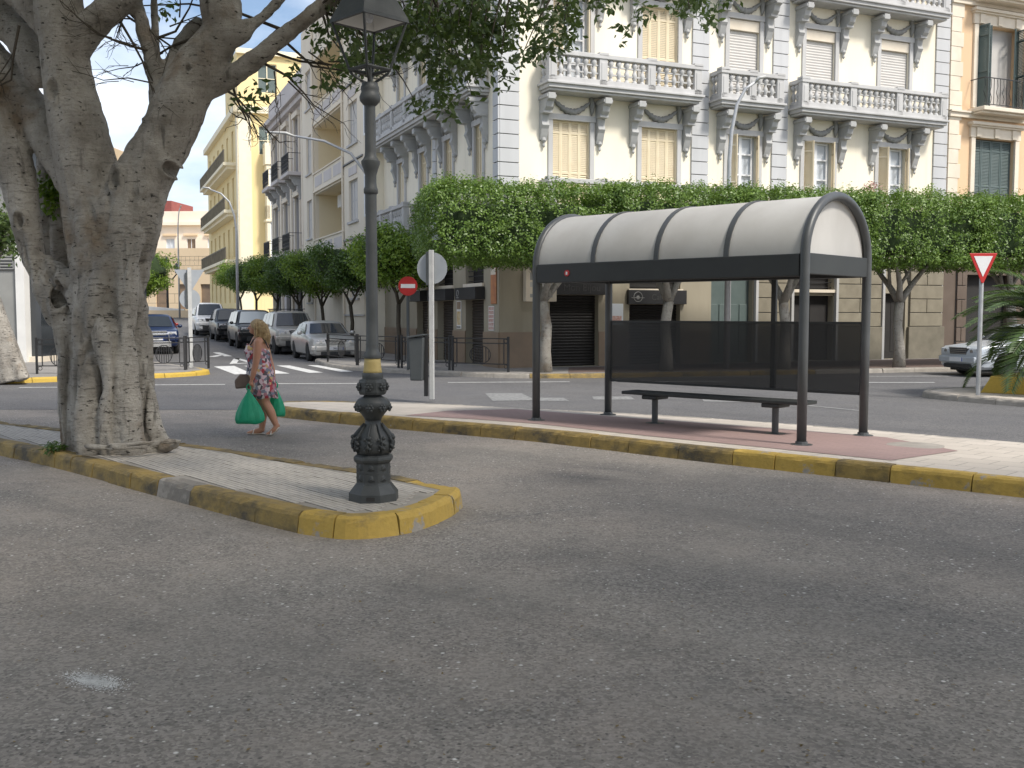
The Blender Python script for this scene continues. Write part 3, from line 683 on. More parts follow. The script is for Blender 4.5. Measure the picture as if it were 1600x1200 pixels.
fill(door_A, FA_ROT, 'roller', True); fill(trans_A, FA_ROT, 'transom', True); fill(trans_B, 0, 'transom', False)
fill([door_B[0], door_B[1]], 0, 'roller', False)
for h in door_B[3:]:
    o = MB().box(h[0], h[1], .25, .28, h[2], h[3]).build('door', 'interior_dark', bld)
    for q in (0, .5): MB().box(h[0]+(h[1]-h[0])*q+.08, h[0]+(h[1]-h[0])*(q+.5)-.08, .235, .25, h[2]+.25, h[3]-.3).build('panel', 'interior_dark', o, bevel=.006)
o = MB().box(7.3, 8.9, .22, .26, .13, 3.1).build('door', 'shutter_green', bld); 
for k in range(4): MB().box(7.36+k*.39, 7.36+k*.39+.31, .19, .22, .4, 2.0).build('panel', 'shutter_green', o, bevel=.01)
MB().box(8.06, 8.14, .12, .22, .13, 3.1).build('post', 'galvanised', o)
# stone blocks of the right hand ground floor
def blocks(x0, x1, z0, z1, n, hh, mat, root, rs):
    MB().box(x0+.01, x1-.01, -.02, .002, z0, z1).build('joint_backing', 'joint_dark', root)
    z = z0; r_ = 0
    while z < z1-.1:
        e = [x0+(x1-x0)*k/n for k in range(n+1)] if r_ % 2 == 0 else [x0]+[x0+(x1-x0)*(k+.5)/n for k in range(n)]+[x1]
        for a, b_ in zip(e[:-1], e[1:]): MB().box(a+.01, b_-.01, -.075+rs.uniform(-.006, .006), -.015, z+.012, min(z+hh, z1)-.012).build('stone_block', mat, root, bevel=.012)
        z += hh; r_ += 1
rs = random.Random(2)
for a, b_ in ((9.05, 10.35), (12.35, 14.25), (15.55, 17.09)):
    blocks(a, b_, 1.25, 4.15, 1, .48, 'stone_cream', bld, rs); MB().box(a-.06, b_+.06, -.11, .0, .1, 1.24).build('plinth', 'stone_dirty', bld, bevel=.015)
for a in (8.95, 10.38, 12.24, 14.27): MB().box(a, a+.1, -.12, 0, .12, 3.3).build('jamb', 'trim_grey', bld)
# signs of the shops
def sign(name, label, cat, x0, x1, z0, z1, d, mat, rz=0, group=None, o_=0.):
    c, s = math.cos(BANG+rz), math.sin(BANG+rz); xm = (x0+x1)/2
    t = thing(name, label, cat, (C0.x+xm*c+o_*s, C0.y+xm*s-o_*c, z0), BANG+rz, group)
    MB().box(-(x1-x0)/2, (x1-x0)/2, -d, -.004, 0, z1-z0).build('panel', mat, t, bevel=.01); return t
t = sign('shop_sign', 'long black fascia sign over the widest dark shutter behind the first trimmed tree', 'sign', 1.3, 3.42, 2.26, 2.68, .16, 'sign_black')
o = obj('lettering', text_mesh('Mon Bijou', .3), 'sign_letter', t, (.25, -.165, .2)); o.rotation_euler = (R(90), 0, 0)
MB().box(-1.0, .85, -.2, -.005, .46, .50).build('light_rail', 'wall_white', t)
t = sign('shop_sign', 'black cafe sign with round pale emblem seen through the bus shelter', 'sign', 4.22, 6.3, 1.99, 2.42, .14, 'sign_black')
o = obj('lettering', text_mesh('Café', .26), 'sign_letter', t, (.0, -.145, .2)); o.rotation_euler = (R(90), 0, 0)
m_ = MB().tube([(-.72+.15*math.cos(k*.3307), -.146, .22+.15*math.sin(k*.3307)) for k in range(20)], .012, 5).tube([(-.95, -.146, .19), (-.5, -.146, .19)], .01, 5).ball((-.72, -.146, .2), .06, 8, 6, (1, .1, 1)); m_.build('emblem', 'sign_mark', t)
for (a, b_, _, _), lb in zip(door_A, ('black awning box above the shutter nearest the building corner', 'black awning box above the middle shutter on the side street', 'black awning box above the farthest shutter on the side street')):
    t = sign('shop_sign', lb, 'sign', -b_-.12, -a+.12, 2.13, 2.5, .32, 'sign_black', FA_ROT)
    m_ = MB().tube([(-(b_-a)/2+.16+.09*math.cos(k*.3307), -.325, .2+.09*math.sin(k*.3307)) for k in range(20)], .012, 5).box(-(b_-a)/2+.06, -(b_-a)/2+.26, -.327, -.32, .05, .075); m_.build('emblem', 'sign_mark', t)
t = sign('light_box_sign', 'pale hanging light box sign on the building corner', 'sign', .75, 1.75, 2.05, 3.05, .2, 'stone_light')
for z0, h, mt in ((.62, .22, 'sign_mark'), (.42, .14, 'blind_beige'), (.12, .1, 'ornament_grey')): MB().box(-.36, .36, -.206, -.198, z0, z0+h).build('print', mt, t)
pm('poster_red', (.48, .22, .18), (.62, .5, .45), 16, .7); pm('poster_orange', (.55, .24, .10), (.42, .17, .09), 5, .6); pm('poster_food', (.62, .54, .38), (.5, .33, .12), 6, .6)
t = sign('poster', 'tall orange banner beside the light box near the corner', 'poster', -.62, -.18, 1.98, 3.1, .03, 'poster_orange', FA_ROT); MB().box(-.2, .2, -.034, -.029, .85, 1.05).build('print', 'stone_light', t)
t = sign('poster', 'column of small red and white notices beneath the orange banner', 'poster', -.85, -.38, 1.2, 1.92, .012, 'wall_white', FA_ROT)
for k in range(6): MB().box(-.2, .2, -.018, -.011, .03+k*.115, .12+k*.115).build('print', 'poster_red', t)
t = sign('poster', 'yellow food poster on the pier between two side street shutters', 'poster', -3.75, -3.3, 1.22, 2.1, .012, 'wall_white', FA_ROT)
MB().box(-.18, .18, -.018, -.011, .12, .55).build('print', 'poster_food', t); MB().box(-.18, .18, -.018, -.011, .62, .86).build('print', 'dado_brown', t); MB().box(-.2, .15, -.018, -.011, .03, .07).build('print', 'sign_black', t)
t = sign('poster', 'pale blue notice on the pier between the black shutter and the cafe', 'poster', 3.62, 4.1, 1.35, 2.0, .012, 'window_pale'); MB().box(-.18, .18, -.018, -.011, .08, .28).build('print', 'poster_red', t)
t = sign('wall_lantern', 'small black lantern on the side street wall', 'lantern', -3.4, -3.15, 2.25, 2.5, .2, 'iron_black', FA_ROT)
# flower pots on the first floor balcony at the right
for k, (x, c) in enumerate(((13.3, 'poster_red'), (15.9, 'leaf_bright'))):
    p = Vector((C0.x+x*BD.x+.5*NB.x, C0.y+x*BD.y+.5*NB.y, LV[0]+.925))
    t = thing('flower_pot', ('pot of pink flowers on the balcony rail above the hedge', 'terracotta pot with small green plant on the balcony rail')[k], 'plant pot', p)
    MB().lathe([(.07, 0), (.10, .16), (.115, .17), (.115, .2)], 12).build('pot', 'wall_orange', t)
    q = rng.normal(size=(160, 3))*(.13, .13, .1)+(0, 0, .34); obj('foliage', leaf_cloud('foliage', q, rng.normal(size=(160, 3))+(0, 0, .6), .09), c, t)
# ---------------------------------------------------------------- the other buildings
def iron_rail(root, x0, x1, z, y, h=.95, depth=.5, n=.13, name='railing', mat='iron_black'):
    o = MB().box(x0, x1, y-.015, y+.015, h-.03, h).box(x0, x1, y-.012, y+.012, .06, .085).box(x0, x0+.025, y, y+depth, h-.03, h).box(x1-.025, x1, y, y+depth, h-.03, h).build(name, mat, root, (0, 0, z))
    k = int((x1-x0)/n); bm_ = MB().box(-.009, .009, -.009, .009, .08, h-.03).mesh('bar')
    sc_ = MB().tube([(0, 0, .12+.0), (.05, 0, .3), (-.04, 0, .5), (.03, 0, .7), (0, 0, h-.05)], .012, 4).mesh('bar')
    for i in range(k+1): obj('bar', bm_ if i % 2 else sc_, mat, o, (x0+(x1-x0)*i/k, y, 0))
    return o
def simple_window(root, x0, x1, z0, z1, y, rz=0, loc=(0, 0, 0), frame='white_joinery', glass='window_glass', mull=1, depth=.18, bars=2, blind=None):
    f = MB(); t = .06
    f.box(x0, x0+t, y+depth-.08, y+depth, z0, z1); f.box(x1-t, x1, y+depth-.08, y+depth, z0, z1); f.box(x0+t, x1-t, y+depth-.08, y+depth, z1-t, z1); f.box(x0+t, x1-t, y+depth-.08, y+depth, z0, z0+t)
    for k in range(mull): xm = x0+(x1-x0)*(k+1)/(mull+1); f.box(xm-t*.6, xm+t*.6, y+depth-.07, y+depth, z0+t, z1-t)
    o = f.build('window', frame, root, loc, rz)
    MB().box(x0+.01, x1-.01, y+depth+.002, y+depth+.01, z0+.01, z1-.01).build('pane', glass, o)
    for k in range(bars-1): z = z0+(z1-z0)*(k+1)/bars; MB().box(x0+t, x1-t, y+depth-.06, y+depth-.002, z-.025, z+.025).build('glazing_bar', frame, o)
    if blind: MB().box(x0+t, x1-t, y+depth-.05, y+depth-.01, z0+(z1-z0)*blind[0], z1-t).build('blind', blind[1], o)
    return o
# --- peach house at the right
r0 = PB(LB, 0)
pb = thing('town_house', 'peach town house with pale stone trim and green shutters at the right', 'building', (r0.x, r0.y, 0), BANG)
holes = [(1.32+k*4.4, 3.3+k*4.4, z, z+2.9) for k in range(2) for z in (5.05, 9.0, 12.9)]; gh = [(1.2+k*4.4, 3.4+k*4.4, .13, 3.1) for k in range(2)]
wall_holes(MB(), .02, 10, 4.2, 17, holes, .3).box(.3, 9.9, .5, 12, 4.3, 16.9).build('wall', 'wall_peach', pb)
wall_holes(MB(), .02, 10, 0, 4.2, gh, .35, .004).build('ground_floor_wall', 'wall_brown', pb)
for h in gh: MB().box(h[0], h[1], .3, .34, h[2], h[3]).build('door', 'interior_dark', pb)
rs = random.Random(9); e = 0
z = 4.45
while z < 16.6: MB().box(.04, .62-(.1 if int(z*2) % 2 else 0), -.07, 0, z+.006, z+.5).build('quoin_block', 'stone_light', pb, bevel=.01); z += .506
for z in (4.25, 8.75, 12.65): MB().box(.02, 10, -.14, 0, z-.14, z+.08).box(.02, 10, -.2, 0, z+.02, z+.081).build('string_course', 'stone_light', pb)
blocks(.65, 1.12, .2, 3.9, 1, .5, 'wall_brown', pb, rs); blocks(3.5, 5.5, .2, 3.9, 2, .5, 'wall_brown', pb, rs)
for k in range(2):
    for f, z in enumerate((5.05, 9.0, 12.9)):
        x0 = 1.32+k*4.4; x1 = x0+1.98
        o = MB().box(x0, x1, .24, .26, z, z+2.9).build('window', 'blind_beige' if f == 1 else 'window_glass', pb)
        for xa in (x0-.2, x1): MB().box(xa, xa+.2, -.08, .02, z, z+2.9).build('jamb', 'stone_light', o, bevel=.008)
        MB().box(x0-.25, x1+.25, -.09, .02, z+2.92, z+3.3).box(x0-.34, x1+.34, -.26, .02, z+3.34, z+3.44).box(x0-.3, x1+.3, -.18, .02, z+3.28, z+3.34).build('entablature', 'stone_light', o)
        for q in range(3): MB().box(x0+.0+q*.88, x0+.22+q*.88, -.14, -.09, z+2.94, z+3.26).build('block', 'stone_light', o)
        lf = leaf(.47, 2.85)
        if f == 0:
            for q in range(4): obj('shutter', lf, 'shutter_green', o, (x0+.02+q*.49, .12, z+.02))
        else:
            for xx, an in ((x0+.02, R(-80)), (x0+.06, R(-40)), (x1-.02, R(260)), (x1-.04, R(215))): obj('shutter', lf, 'shutter_green', o, (xx, .02, z+.02), an)
        if f: MB().box(x0-.35, x1+.35, -.72, 0, z-.2, z-.06).box(x0-.3, x1+.3, -.6, 0, z-.28, z-.2).build('balcony', 'stone_light', pb, bevel=.02)
        iron_rail(pb, x0-.3, x1+.3, z-.06, -.66 if f else -.25, 1.0, .62 if f else .2, .15)
# --- building with loggias in the side street
S2 = 12.68; p2 = PA(S2, 0); RA = BANG+FA_ROT
lg = thing('apartment_building', 'pale cream apartment house with open loggias beside the corner building', 'building', (p2.x, p2.y, 0), RA)
FZ = [1.95, 5.25, 8.55, 11.85]; y2 = -.4; x_l, x_m, x_b, x_c = -15.05, -11.95, -5.35, -1.75
h2 = []
for z in FZ: h2 += [(x_m+.1, x_b-.1, z+.05, z+2.42)] if z > 2 else []
hw = [(-14.0, -12.7, z+.35, z+2.3) for z in FZ]+[(-4.35, -2.75, z+.45, z+2.2) for z in FZ]
mb = wall_holes(MB(), x_l, x_c, 0, 16.4, h2+hw, .2, y2)
mb.add([(x_c, y2, 0), (-.75, 0, 0), (-.75, 0, 15.2), (x_c, y2, 15.2)], [(0, 1, 2, 3)]).add([(-.75, 0, 0), (0, 0, 0), (0, 0, 15.2), (-.75, 0, 15.2)], [(0, 1, 2, 3)])
mb.add([(x_l, y2, 0), (x_l, 6, 0), (x_l, 6, 16.4), (x_l, y2, 16.4)], [(0, 1, 2, 3)]).add([(x_l, y2, 16.4), (x_c, y2, 16.4), (x_c, 6, 16.4), (x_l, 6, 16.4)], [(0, 1, 2, 3)]).add([(x_c, y2, 15.2), (-.75, 0, 15.2), (0, 0, 15.2), (0, 6, 15.2), (x_c, 6, 15.2)], [(0, 1, 2, 3, 4)])
mb.add([(x_c, y2, 15.2), (x_c, 6, 15.2), (x_c, 6, 16.4), (x_c, y2, 16.4)], [(0, 1, 2, 3)]); mb.box(x_l+3, x_c-2.5, 2, 6, 16.4, 19.2)
mb.build('wall', 'wall_bay', lg)
for z in FZ[1:]:
    MB().box(x_m+.1, x_b-.1, y2+1.6, y2+1.7, z-.1, z+2.5).box(x_m+.0, x_m+.1, y2+.2, y2+1.6, z-.1, z+2.5).box(x_b-.1, x_b, y2+.2, y2+1.6, z-.1, z+2.5).box(x_m+.1, x_b-.1, y2+.2, y2+1.6, z+2.42, z+2.52).build('loggia', 'wall_loggia', lg)
    simple_window(lg, x_m+2.2, x_m+3.5, z+.05, z+2.1, y2+1.42, depth=.17, mull=1); simple_window(lg, x_m+4.6, x_m+5.5, z+.7, z+1.9, y2+1.42, depth=.17, frame='ornament_grey')
    MB().box(x_m+.05, x_b-.05, y2-.05, y2+.12, z-.72, z+.1).box(x_m-.05, x_b+.05, y2-.1, y2+.16, z+.1, z+.17).box(x_m-.05, x_b+.05, y2-.09, y2+.1, z-.8, z-.72).build('parapet', 'wall_bay', lg, bevel=.01)
    for q in range(3): MB().box(x_m+.4+q*2.15, x_m+2.1+q*2.15, y2-.062, y2-.05, z-.55, z-.05).build('relief_panel', 'wall_grey_classic', lg)
for z in FZ:
    simple_window(lg, -14.0, -12.7, z+.35, z+2.3, y2, frame='trim_grey', blind=(.0, 'blind_beige'))
    simple_window(lg, -4.35, -2.75, z+.45, z+2.2, y2, frame='trim_grey', mull=2, blind=(.05, 'blind_beige'))
    MB().box(-4.5, -2.6, y2-.08, y2, z+.33, z+.43).build('sill', 'trim_grey', lg); MB().box(-14.1, -12.6, y2-.08, y2, z+.25, z+.33).build('sill', 'trim_grey', lg)
    MB().box(-4.3, -2.8, y2-.03, y2, z+2.4, z+2.75).build('relief_panel', 'wall_grey_classic', lg)
    # chamfer window
    o = MB().box(-.42, .42, -.05, .0, z+.45, z+2.2).build('window', 'white_joinery', lg, ((x_c-.75)/2, y2/2-.01, 0), math.atan2(.4, 1.0)); MB().box(-.33, -.03, -.06, -.045, z+.55, z+2.1).build('pane', 'window_glass', o); MB().box(.03, .33, -.06, -.045, z+.55, z+2.1).build('pane', 'window_glass', o)
    for q, yy in ((z-.35, .0), (z+3.0-.05, 0)): MB().box(x_b+.05, x_c+.02, y2-.06, y2, q, q+.07).build('string_course', 'trim_grey', lg)
MB().box(x_m+1.2, x_m+2.0, y2+.9, y2+1.4, FZ[1]+1.7, FZ[1]+2.3).build('air_conditioner', 'wall_white', lg, bevel=.02)
MB().tube([(x_b, y2-.06, 0), (x_b, y2-.06, 16)], .05, 6).build('drain_pipe', 'wall_bay', lg); MB().tube([(x_m, y2-.06, 0), (x_m, y2-.06, 16)], .05, 6).build('drain_pipe', 'wall_bay', lg)
# --- grey classical house
S3 = 27.85; p3 = PA(S3, 0)
gc = thing('town_house', 'narrow grey classical house with black iron balconies in the side street', 'building', (p3.x, p3.y, 0), RA)
cx3 = [-(s-S3) for s in (31.3, 34.9, 38.4)]; hh = [(c-.65, c+.65, z, z+3.1) for c in cx3 for z in (5.2, 9.6)]+[(c-.8, c+.8, .3, 3.4) for c in cx3]
wall_holes(MB(), -12.3, 0, 0, 14.9, hh, .25).add([(-12.3, 0, 0), (-12.3, 10, 0), (-12.3, 10, 14.9), (-12.3, 0, 14.9)], [(0, 1, 2, 3)]).add([(-12.3, 0, 14.9), (0, 0, 14.9), (0, 10, 14.9), (-12.3, 10, 14.9)], [(0, 1, 2, 3)]).build('wall', 'wall_grey_classic', gc)
MB().box(-12.6, .0, -.5, 0, 13.6, 13.9).box(-12.5, 0, -.3, 0, 13.3, 13.6).box(-12.4, 0, -.2, .1, 13.9, 15.0).build('cornice', 'wall_grey_classic', gc, bevel=.02)
for c in cx3:
    for z in (5.2, 9.6):
        simple_window(gc, c-.65, c+.65, z, z+3.1, 0, frame='shutter_green', depth=.25)
        MB().box(c-.85, c-.65, -.1, 0, z, z+3.1).box(c+.65, c+.85, -.1, 0, z, z+3.1).box(c-.9, c+.9, -.2, 0, z+3.12, z+3.4).build('window_surround', 'stone_light', gc)
        MB().box(c-1.2, c+1.2, -.8, 0, z-.25, z-.05).build('balcony', 'wall_grey_classic', gc, bevel=.03)
        for q in (-.8, .8): obj('bracket', brm, 'wall_grey_classic', gc, (c+q, 0, z-1.38))
        iron_rail(gc, c-1.15, c+1.15, z-.05, -.74, 1.05, .7, .12)
    MB().box(c-.8, c+.8, .2, .24, .3, 3.4).build('door', 'interior_dark', gc)
for x in (-12.1, -8.85, -5.3, -1.7, -.1): MB().box(x-.22, x+.2, -.12, 0, .1, 13.3).build('pilaster', 'stone_light', gc)
# --- yellow building across the next street
S4 = 57.; p4 = PA(S4, 0); g4 = slope(p4.y)
yb = thing('apartment_building', 'tall sunlit yellow building with white trim and green blinds down the street', 'building', (p4.x, p4.y, 0), RA+math.pi/2)
win_f = [(x, x+1.5, z, z+2.3) for x in (1.6, 5.2, 8.8) for z in (14.4, 19.3)]+[(x, x+1.3, z, z+2.4) for x in (5.4, 9.2) for z in (2.4, 6.4, 10.4)]
win_s = [(-(3+k*3.6)-1.2, -(3+k*3.6), z, z+2.5) for k in range(6) for z in (2.6, 6.4, 10.4, 14.2)]
mb = wall_holes(MB(), 0, 14, 0, 22.5, win_f, .25); mb.M = Matrix.Rotation(-math.pi/2, 4, 'Z'); wall_holes(mb, -24, 0, 0, 18.2, win_s, .25); mb.M = None
mb.box(.3, 13.9, .5, 23.9, 17.8, 18.25); mb.add([(0, 0, 18.2), (0, 8, 18.2), (0, 8, 22.5), (0, 0, 22.5), (14, 8, 22.5), (14, 0, 22.5)], [(0, 1, 2, 3), (3, 2, 4, 5)]); mb.build('wall', 'wall_yellow', yb)
for h in win_f: simple_window(yb, h[0], h[1], h[2], h[3], 0, frame='trim_yellow', glass='shutter_green' if h[2] > 14 else 'window_glass', depth=.2)
for h in win_s:
    simple_window(yb, h[0], h[1], h[2], h[3], 0, -math.pi/2, frame='trim_yellow', depth=.2)
MB().box(-.4, 14.2, -.4, 0, 17.6, 18.1).build('cornice', 'trim_yellow', yb); MB().box(-24, .4, -.4, 0, 17.601, 18.101).build('cornice', 'trim_yellow', yb, rz=-math.pi/2)
MB().box(-.1, 14.2, -.3, 0, 22.2, 22.6).build('cornice', 'trim_yellow', yb); MB().box(-.06, 1.0, -.1, 0, 0, 17.6).build('corner_pilaster', 'trim_yellow', yb); MB().box(-.9, .1, -.1, 0, 0, 17.6).build('corner_pilaster', 'trim_yellow', yb, rz=-math.pi/2)
for z in (6.1, 10.1, 13.9):
    o = MB().box(-22, -1.6, -1.0, 0, z-.25, z).box(-21.8, -1.8, -.7, 0, z-.5, z-.25).build('balcony', 'trim_yellow', yb, rz=-math.pi/2)
    MB().box(-22, -1.6, -.98, -.9, z+.9, z+1.0).build('hand_rail', 'stone_dirty', o)
    bm_ = MB().box(-.05, .05, -.98, -.9, 0, .9).mesh('baluster')
    for k in range(42): obj('baluster', bm_, 'stone_dirty', o, (-21.9+k*.493, 0, z))
# closed glazed bay on its front
o = MB().box(2.0, 4.4, -1.1, 0, 5.2, 6.2).box(2.0, 4.4, -1.1, 0, 9.2, 10.3).box(2.0, 4.4, -1.1, 0, 13.2, 13.5).box(1.9, 4.5, -1.2, 0, 13.5, 15.2).box(2.0, 2.25, -1.1, 0, 6.2, 13.2).box(4.15, 4.4, -1.1, 0, 6.2, 13.2).box(1.9, 4.5, -1.2, 0, 9.0, 9.2).box(1.9, 4.5, -1.2, 0, 5.0, 5.2).build('bay_window', 'trim_yellow', yb, bevel=.02)
for z0, z1 in ((6.2, 9.0), (10.3, 13.2)):
    MB().box(2.25, 4.15, -.98, -.95, z0, z1).build('pane', 'window_glass', o)
    for x in (2.25, 3.16, 4.07): MB().box(x, x+.08, -1.06, -.98, z0, z1).build('glazing_bar', 'white_joinery', o)
    for z in (z0+.02, z0+1.3, z1-.1): MB().box(2.33, 4.07, -1.05, -.985, z, z+.08).build('glazing_bar', 'white_joinery', o)
# --- end of the street
fb = thing('public_building', 'long pale two storey building closing the end of the street', 'building', (-46, 126, 2.2), R(-4))
fh = [(1.2+k*2.6, 2.3+k*2.6, 5.8, 8.6) for k in range(6)]+[(1.2+k*2.6, 2.3+k*2.6, .8, 3.6) for k in range(6)]
wall_holes(MB(), 0, 17, 0, 11.4, fh, .3).box(.2, 16.8, .5, 14, 0, 11.3).build('wall', 'wall_far', fb)
for k, h in enumerate(fh):
    simple_window(fb, *h, 0, frame='white_joinery', glass='window_pale' if k % 6 != 2 else 'dado_brown', depth=.2); MB().box(h[0]-.3, h[1]+.3, -.25, 0, h[3]+.35, h[3]+.6).build('pediment', 'wall_orange', fb)
MB().box(-.3, 17.3, -.5, .4, 10.2, 10.6).box(-.1, 17.1, -.2, .3, 10.6, 11.9).box(-.1, 17.1, -.2, 0, 4.6, 5.0).build('cornice', 'wall_far', fb)
MB().box(.5, 4.2, 1.0, 8, 11.3, 13.3).build('roof_box', 'roof_red', fb)
ob = thing('low_building', 'low orange building with dark doors in front of the pale one', 'building', (-44.5, 116, 2.0), R(-4))
wall_holes(MB(), 0, 12, 0, 5.0, [(1.8+k*2.6, 3.3+k*2.6, .2, 3.0) for k in range(4)], .3).prism([(0, 5.0), (12, 5.0), (12, 7.0), (4.2, 7.0)], 0, 8).build('wall', 'wall_orange', ob)
for k in range(4): MB().box(1.8+k*2.6, 3.3+k*2.6, .25, .3, .2, 3.0).build('door', 'dado_brown', ob)
iron_rail(ob, 1, 11.5, 5.0, -.2, 1.1, .1, .5)
rw = thing('ramp_wall', 'white ramp wall with dark handrail at the end of the street', 'wall', (-36.5, 96, 1.4), R(-4))
MB().prism([(-9, 0), (6, 0), (6, .7), (-9, 1.9)], 0, .3).build('wall', 'wall_white', rw, bevel=.02); MB().box(-9, 8, -1.2, -1.0, -.1, .6).build('low_wall', 'wall_orange', rw)
iron_rail(rw, -9, 6, 1.2, -.1, .95, .05, .8)
# --- building at the left edge
lb = thing('street_corner_building', 'low shaded grey building with a white pillar at the left edge', 'building', (-15.4, 33.3, 0))
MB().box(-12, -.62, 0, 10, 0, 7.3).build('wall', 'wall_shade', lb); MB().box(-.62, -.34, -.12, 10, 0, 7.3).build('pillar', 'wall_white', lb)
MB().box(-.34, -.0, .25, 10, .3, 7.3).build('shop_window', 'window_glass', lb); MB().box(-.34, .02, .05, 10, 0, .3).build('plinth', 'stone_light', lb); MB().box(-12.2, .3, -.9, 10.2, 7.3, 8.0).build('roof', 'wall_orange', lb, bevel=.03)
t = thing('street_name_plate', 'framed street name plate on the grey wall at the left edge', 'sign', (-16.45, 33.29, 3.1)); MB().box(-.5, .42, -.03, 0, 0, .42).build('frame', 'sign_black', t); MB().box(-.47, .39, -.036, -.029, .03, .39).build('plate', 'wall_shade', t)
for k in range(3): MB().box(-.08, .32, -.04, -.035, .07+k*.1, .12+k*.1).build('print', 'sign_black', t)
# ---------------------------------------------------------------- trees
def clump_leaves(centres, radii, n_each, rs, flat=.8, up=.5):
    P = []; N = []
    for c, r_, n_ in zip(centres, radii, n_each):
        d = rs.normal(size=(n_, 3)); d /= np.linalg.norm(d, axis=1, keepdims=True)
        q = d*(np.asarray(r_)*np.ones(3))*(rs.random((n_, 1))**.45); P.append(np.asarray(c)+q); N.append(d*.7+rs.normal(size=(n_, 3))*.6+(0, 0, up))
    return np.concatenate(P), np.concatenate(N)
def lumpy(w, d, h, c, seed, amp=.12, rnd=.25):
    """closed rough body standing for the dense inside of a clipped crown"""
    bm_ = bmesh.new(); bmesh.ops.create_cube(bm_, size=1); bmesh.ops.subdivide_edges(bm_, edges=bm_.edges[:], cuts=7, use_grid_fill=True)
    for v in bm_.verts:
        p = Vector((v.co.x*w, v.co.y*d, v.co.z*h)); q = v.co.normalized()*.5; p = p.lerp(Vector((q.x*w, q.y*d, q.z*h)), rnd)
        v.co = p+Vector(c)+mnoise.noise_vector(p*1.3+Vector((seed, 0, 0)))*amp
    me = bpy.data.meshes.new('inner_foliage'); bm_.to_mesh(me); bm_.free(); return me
def box_crown(w, d, h, zc, n_, seed, size=.085, rnd_=.3):
    rs = np.random.default_rng(seed); P = []; N = []
    areas = np.array([w*h, w*h, d*h, d*h, w*d, w*d*.8]); areas /= areas.sum(); cnt = (areas*n_).astype(int)
    rad_ = rnd_
    for k, (ax, sg) in enumerate(((1, -1), (1, 1), (0, -1), (0, 1), (2, 1), (2, -1))):
        m = cnt[k]//6; q = rs.uniform(-.5, .5, (m, 3)); q[:, ax] = sg*.5
        nn = np.zeros((m, 3)); nn[:, ax] = sg
        p = q*(w, d, h); rnd = np.sign(p)*np.maximum(np.abs(p)-np.array((w, d, h))*.5+rad_, 0); L_ = np.linalg.norm(rnd, axis=1, keepdims=True)
        p -= rnd*np.maximum(1-rad_/np.maximum(L_, rad_), 0)
        bumps = np.array([mnoise.noise(Vector(a)*1.1+Vector((seed*3.1, 0, 0)))*.12+mnoise.noise(Vector(a)*3.0)*.12 for a in p])[:, None]
        p += nn*(bumps-np.abs(rs.normal(0, .15, (m, 1)))+.06)
        if ax == 2 and sg > 0: p[:, 2] += (rs.random(m)**7)*.2
        ctr = nn*.8+rs.normal(size=(m, 3))*.45+(0, 0, .4)
        for q_ in range(6):
            off = rs.normal(size=(m, 3))*.055; P.append(p+off+(0, 0, zc)); N.append(ctr+off*7+rs.normal(size=(m, 3))*.25)
    P = np.concatenate(P); N = np.concatenate(N); keep = np.array([mnoise.noise(Vector(a)*1.9+Vector((seed, 3, 0))) > -.33 for a in P]); P = P[keep]; N = N[keep]
    return leaf_cloud('crown', P, N, size, .55, rs)
def trunk_mesh(h, r, seed, forks=3, top=1.1, spread=.9):
    rs = random.Random(seed); mb = MB(); j = lambda s: rs.uniform(-s, s)
    pts = [(j(.02), j(.02), -.05), (j(.04), j(.04), h*.3), (j(.07), j(.05), h*.65), (j(.08), j(.08), h)]
    mb.tube(pts, [r*1.35, r, r*.92, r*.9], 10)
    for k in range(forks):
        a = k*2*math.pi/forks+rs.uniform(-.4, .4); c, s = math.cos(a), math.sin(a)
        mb.tube([pts[-1], (c*spread*.35, s*spread*.35, h+top*.4), (c*spread*.8, s*spread*.7, h+top*.8), (c*spread*1.2, s*spread, h+top*1.15)], [r*.75, r*.55, r*.4, r*.25], 7)
        mb.tube([(c*spread*.35, s*spread*.35, h+top*.4), (c*spread*.3-s*.4, s*spread*.3+c*.4, h+top)], [r*.4, r*.2], 6)
    return mb.mesh('trunk', True)
HROT = R(15.5)
crown_a = box_crown(4.0, 2.9, 1.9, 3.93, 48000, 3, .072); crown_first = box_crown(5.3, 3.0, 1.96, 3.88, 66000, 8, .072, .6)
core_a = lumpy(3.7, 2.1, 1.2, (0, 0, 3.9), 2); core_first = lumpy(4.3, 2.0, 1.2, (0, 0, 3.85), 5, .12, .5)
spots = [(.9, 27.5, -.75), (4.25, 28.15, 0), (7.75, 29.1, 0), (11.4, 30.15, 0), (15.2, 31.2, 0), (19.1, 32.3, 0)]
names = ['clipped tree ending the hedge row, by the round sign', 'second clipped tree of the row, behind the bus shelter roof', 'third clipped tree of the row, under the balconies', 'clipped tree whose forked trunk stands right of the bus shelter', 'clipped tree behind the give way sign', 'last clipped tree of the row at the right edge behind the palm']
for k, ((x, y, ox), nm) in enumerate(zip(spots, names)):
    t = thing('clipped_tree', nm, 'tree', (x, y, FK-.01), HROT, 'box clipped trees along the pavement')
    obj('trunk', trunk_mesh(1.9, .155, k+3, 3, 1.2), 'bark_grey', t)
    obj('crown', crown_first if k == 0 else crown_a, 'leaf_hedge', t, (ox, 0, 0)); obj('inner_foliage', core_first if k == 0 else core_a, 'crown_core', t, (ox, 0, 0))
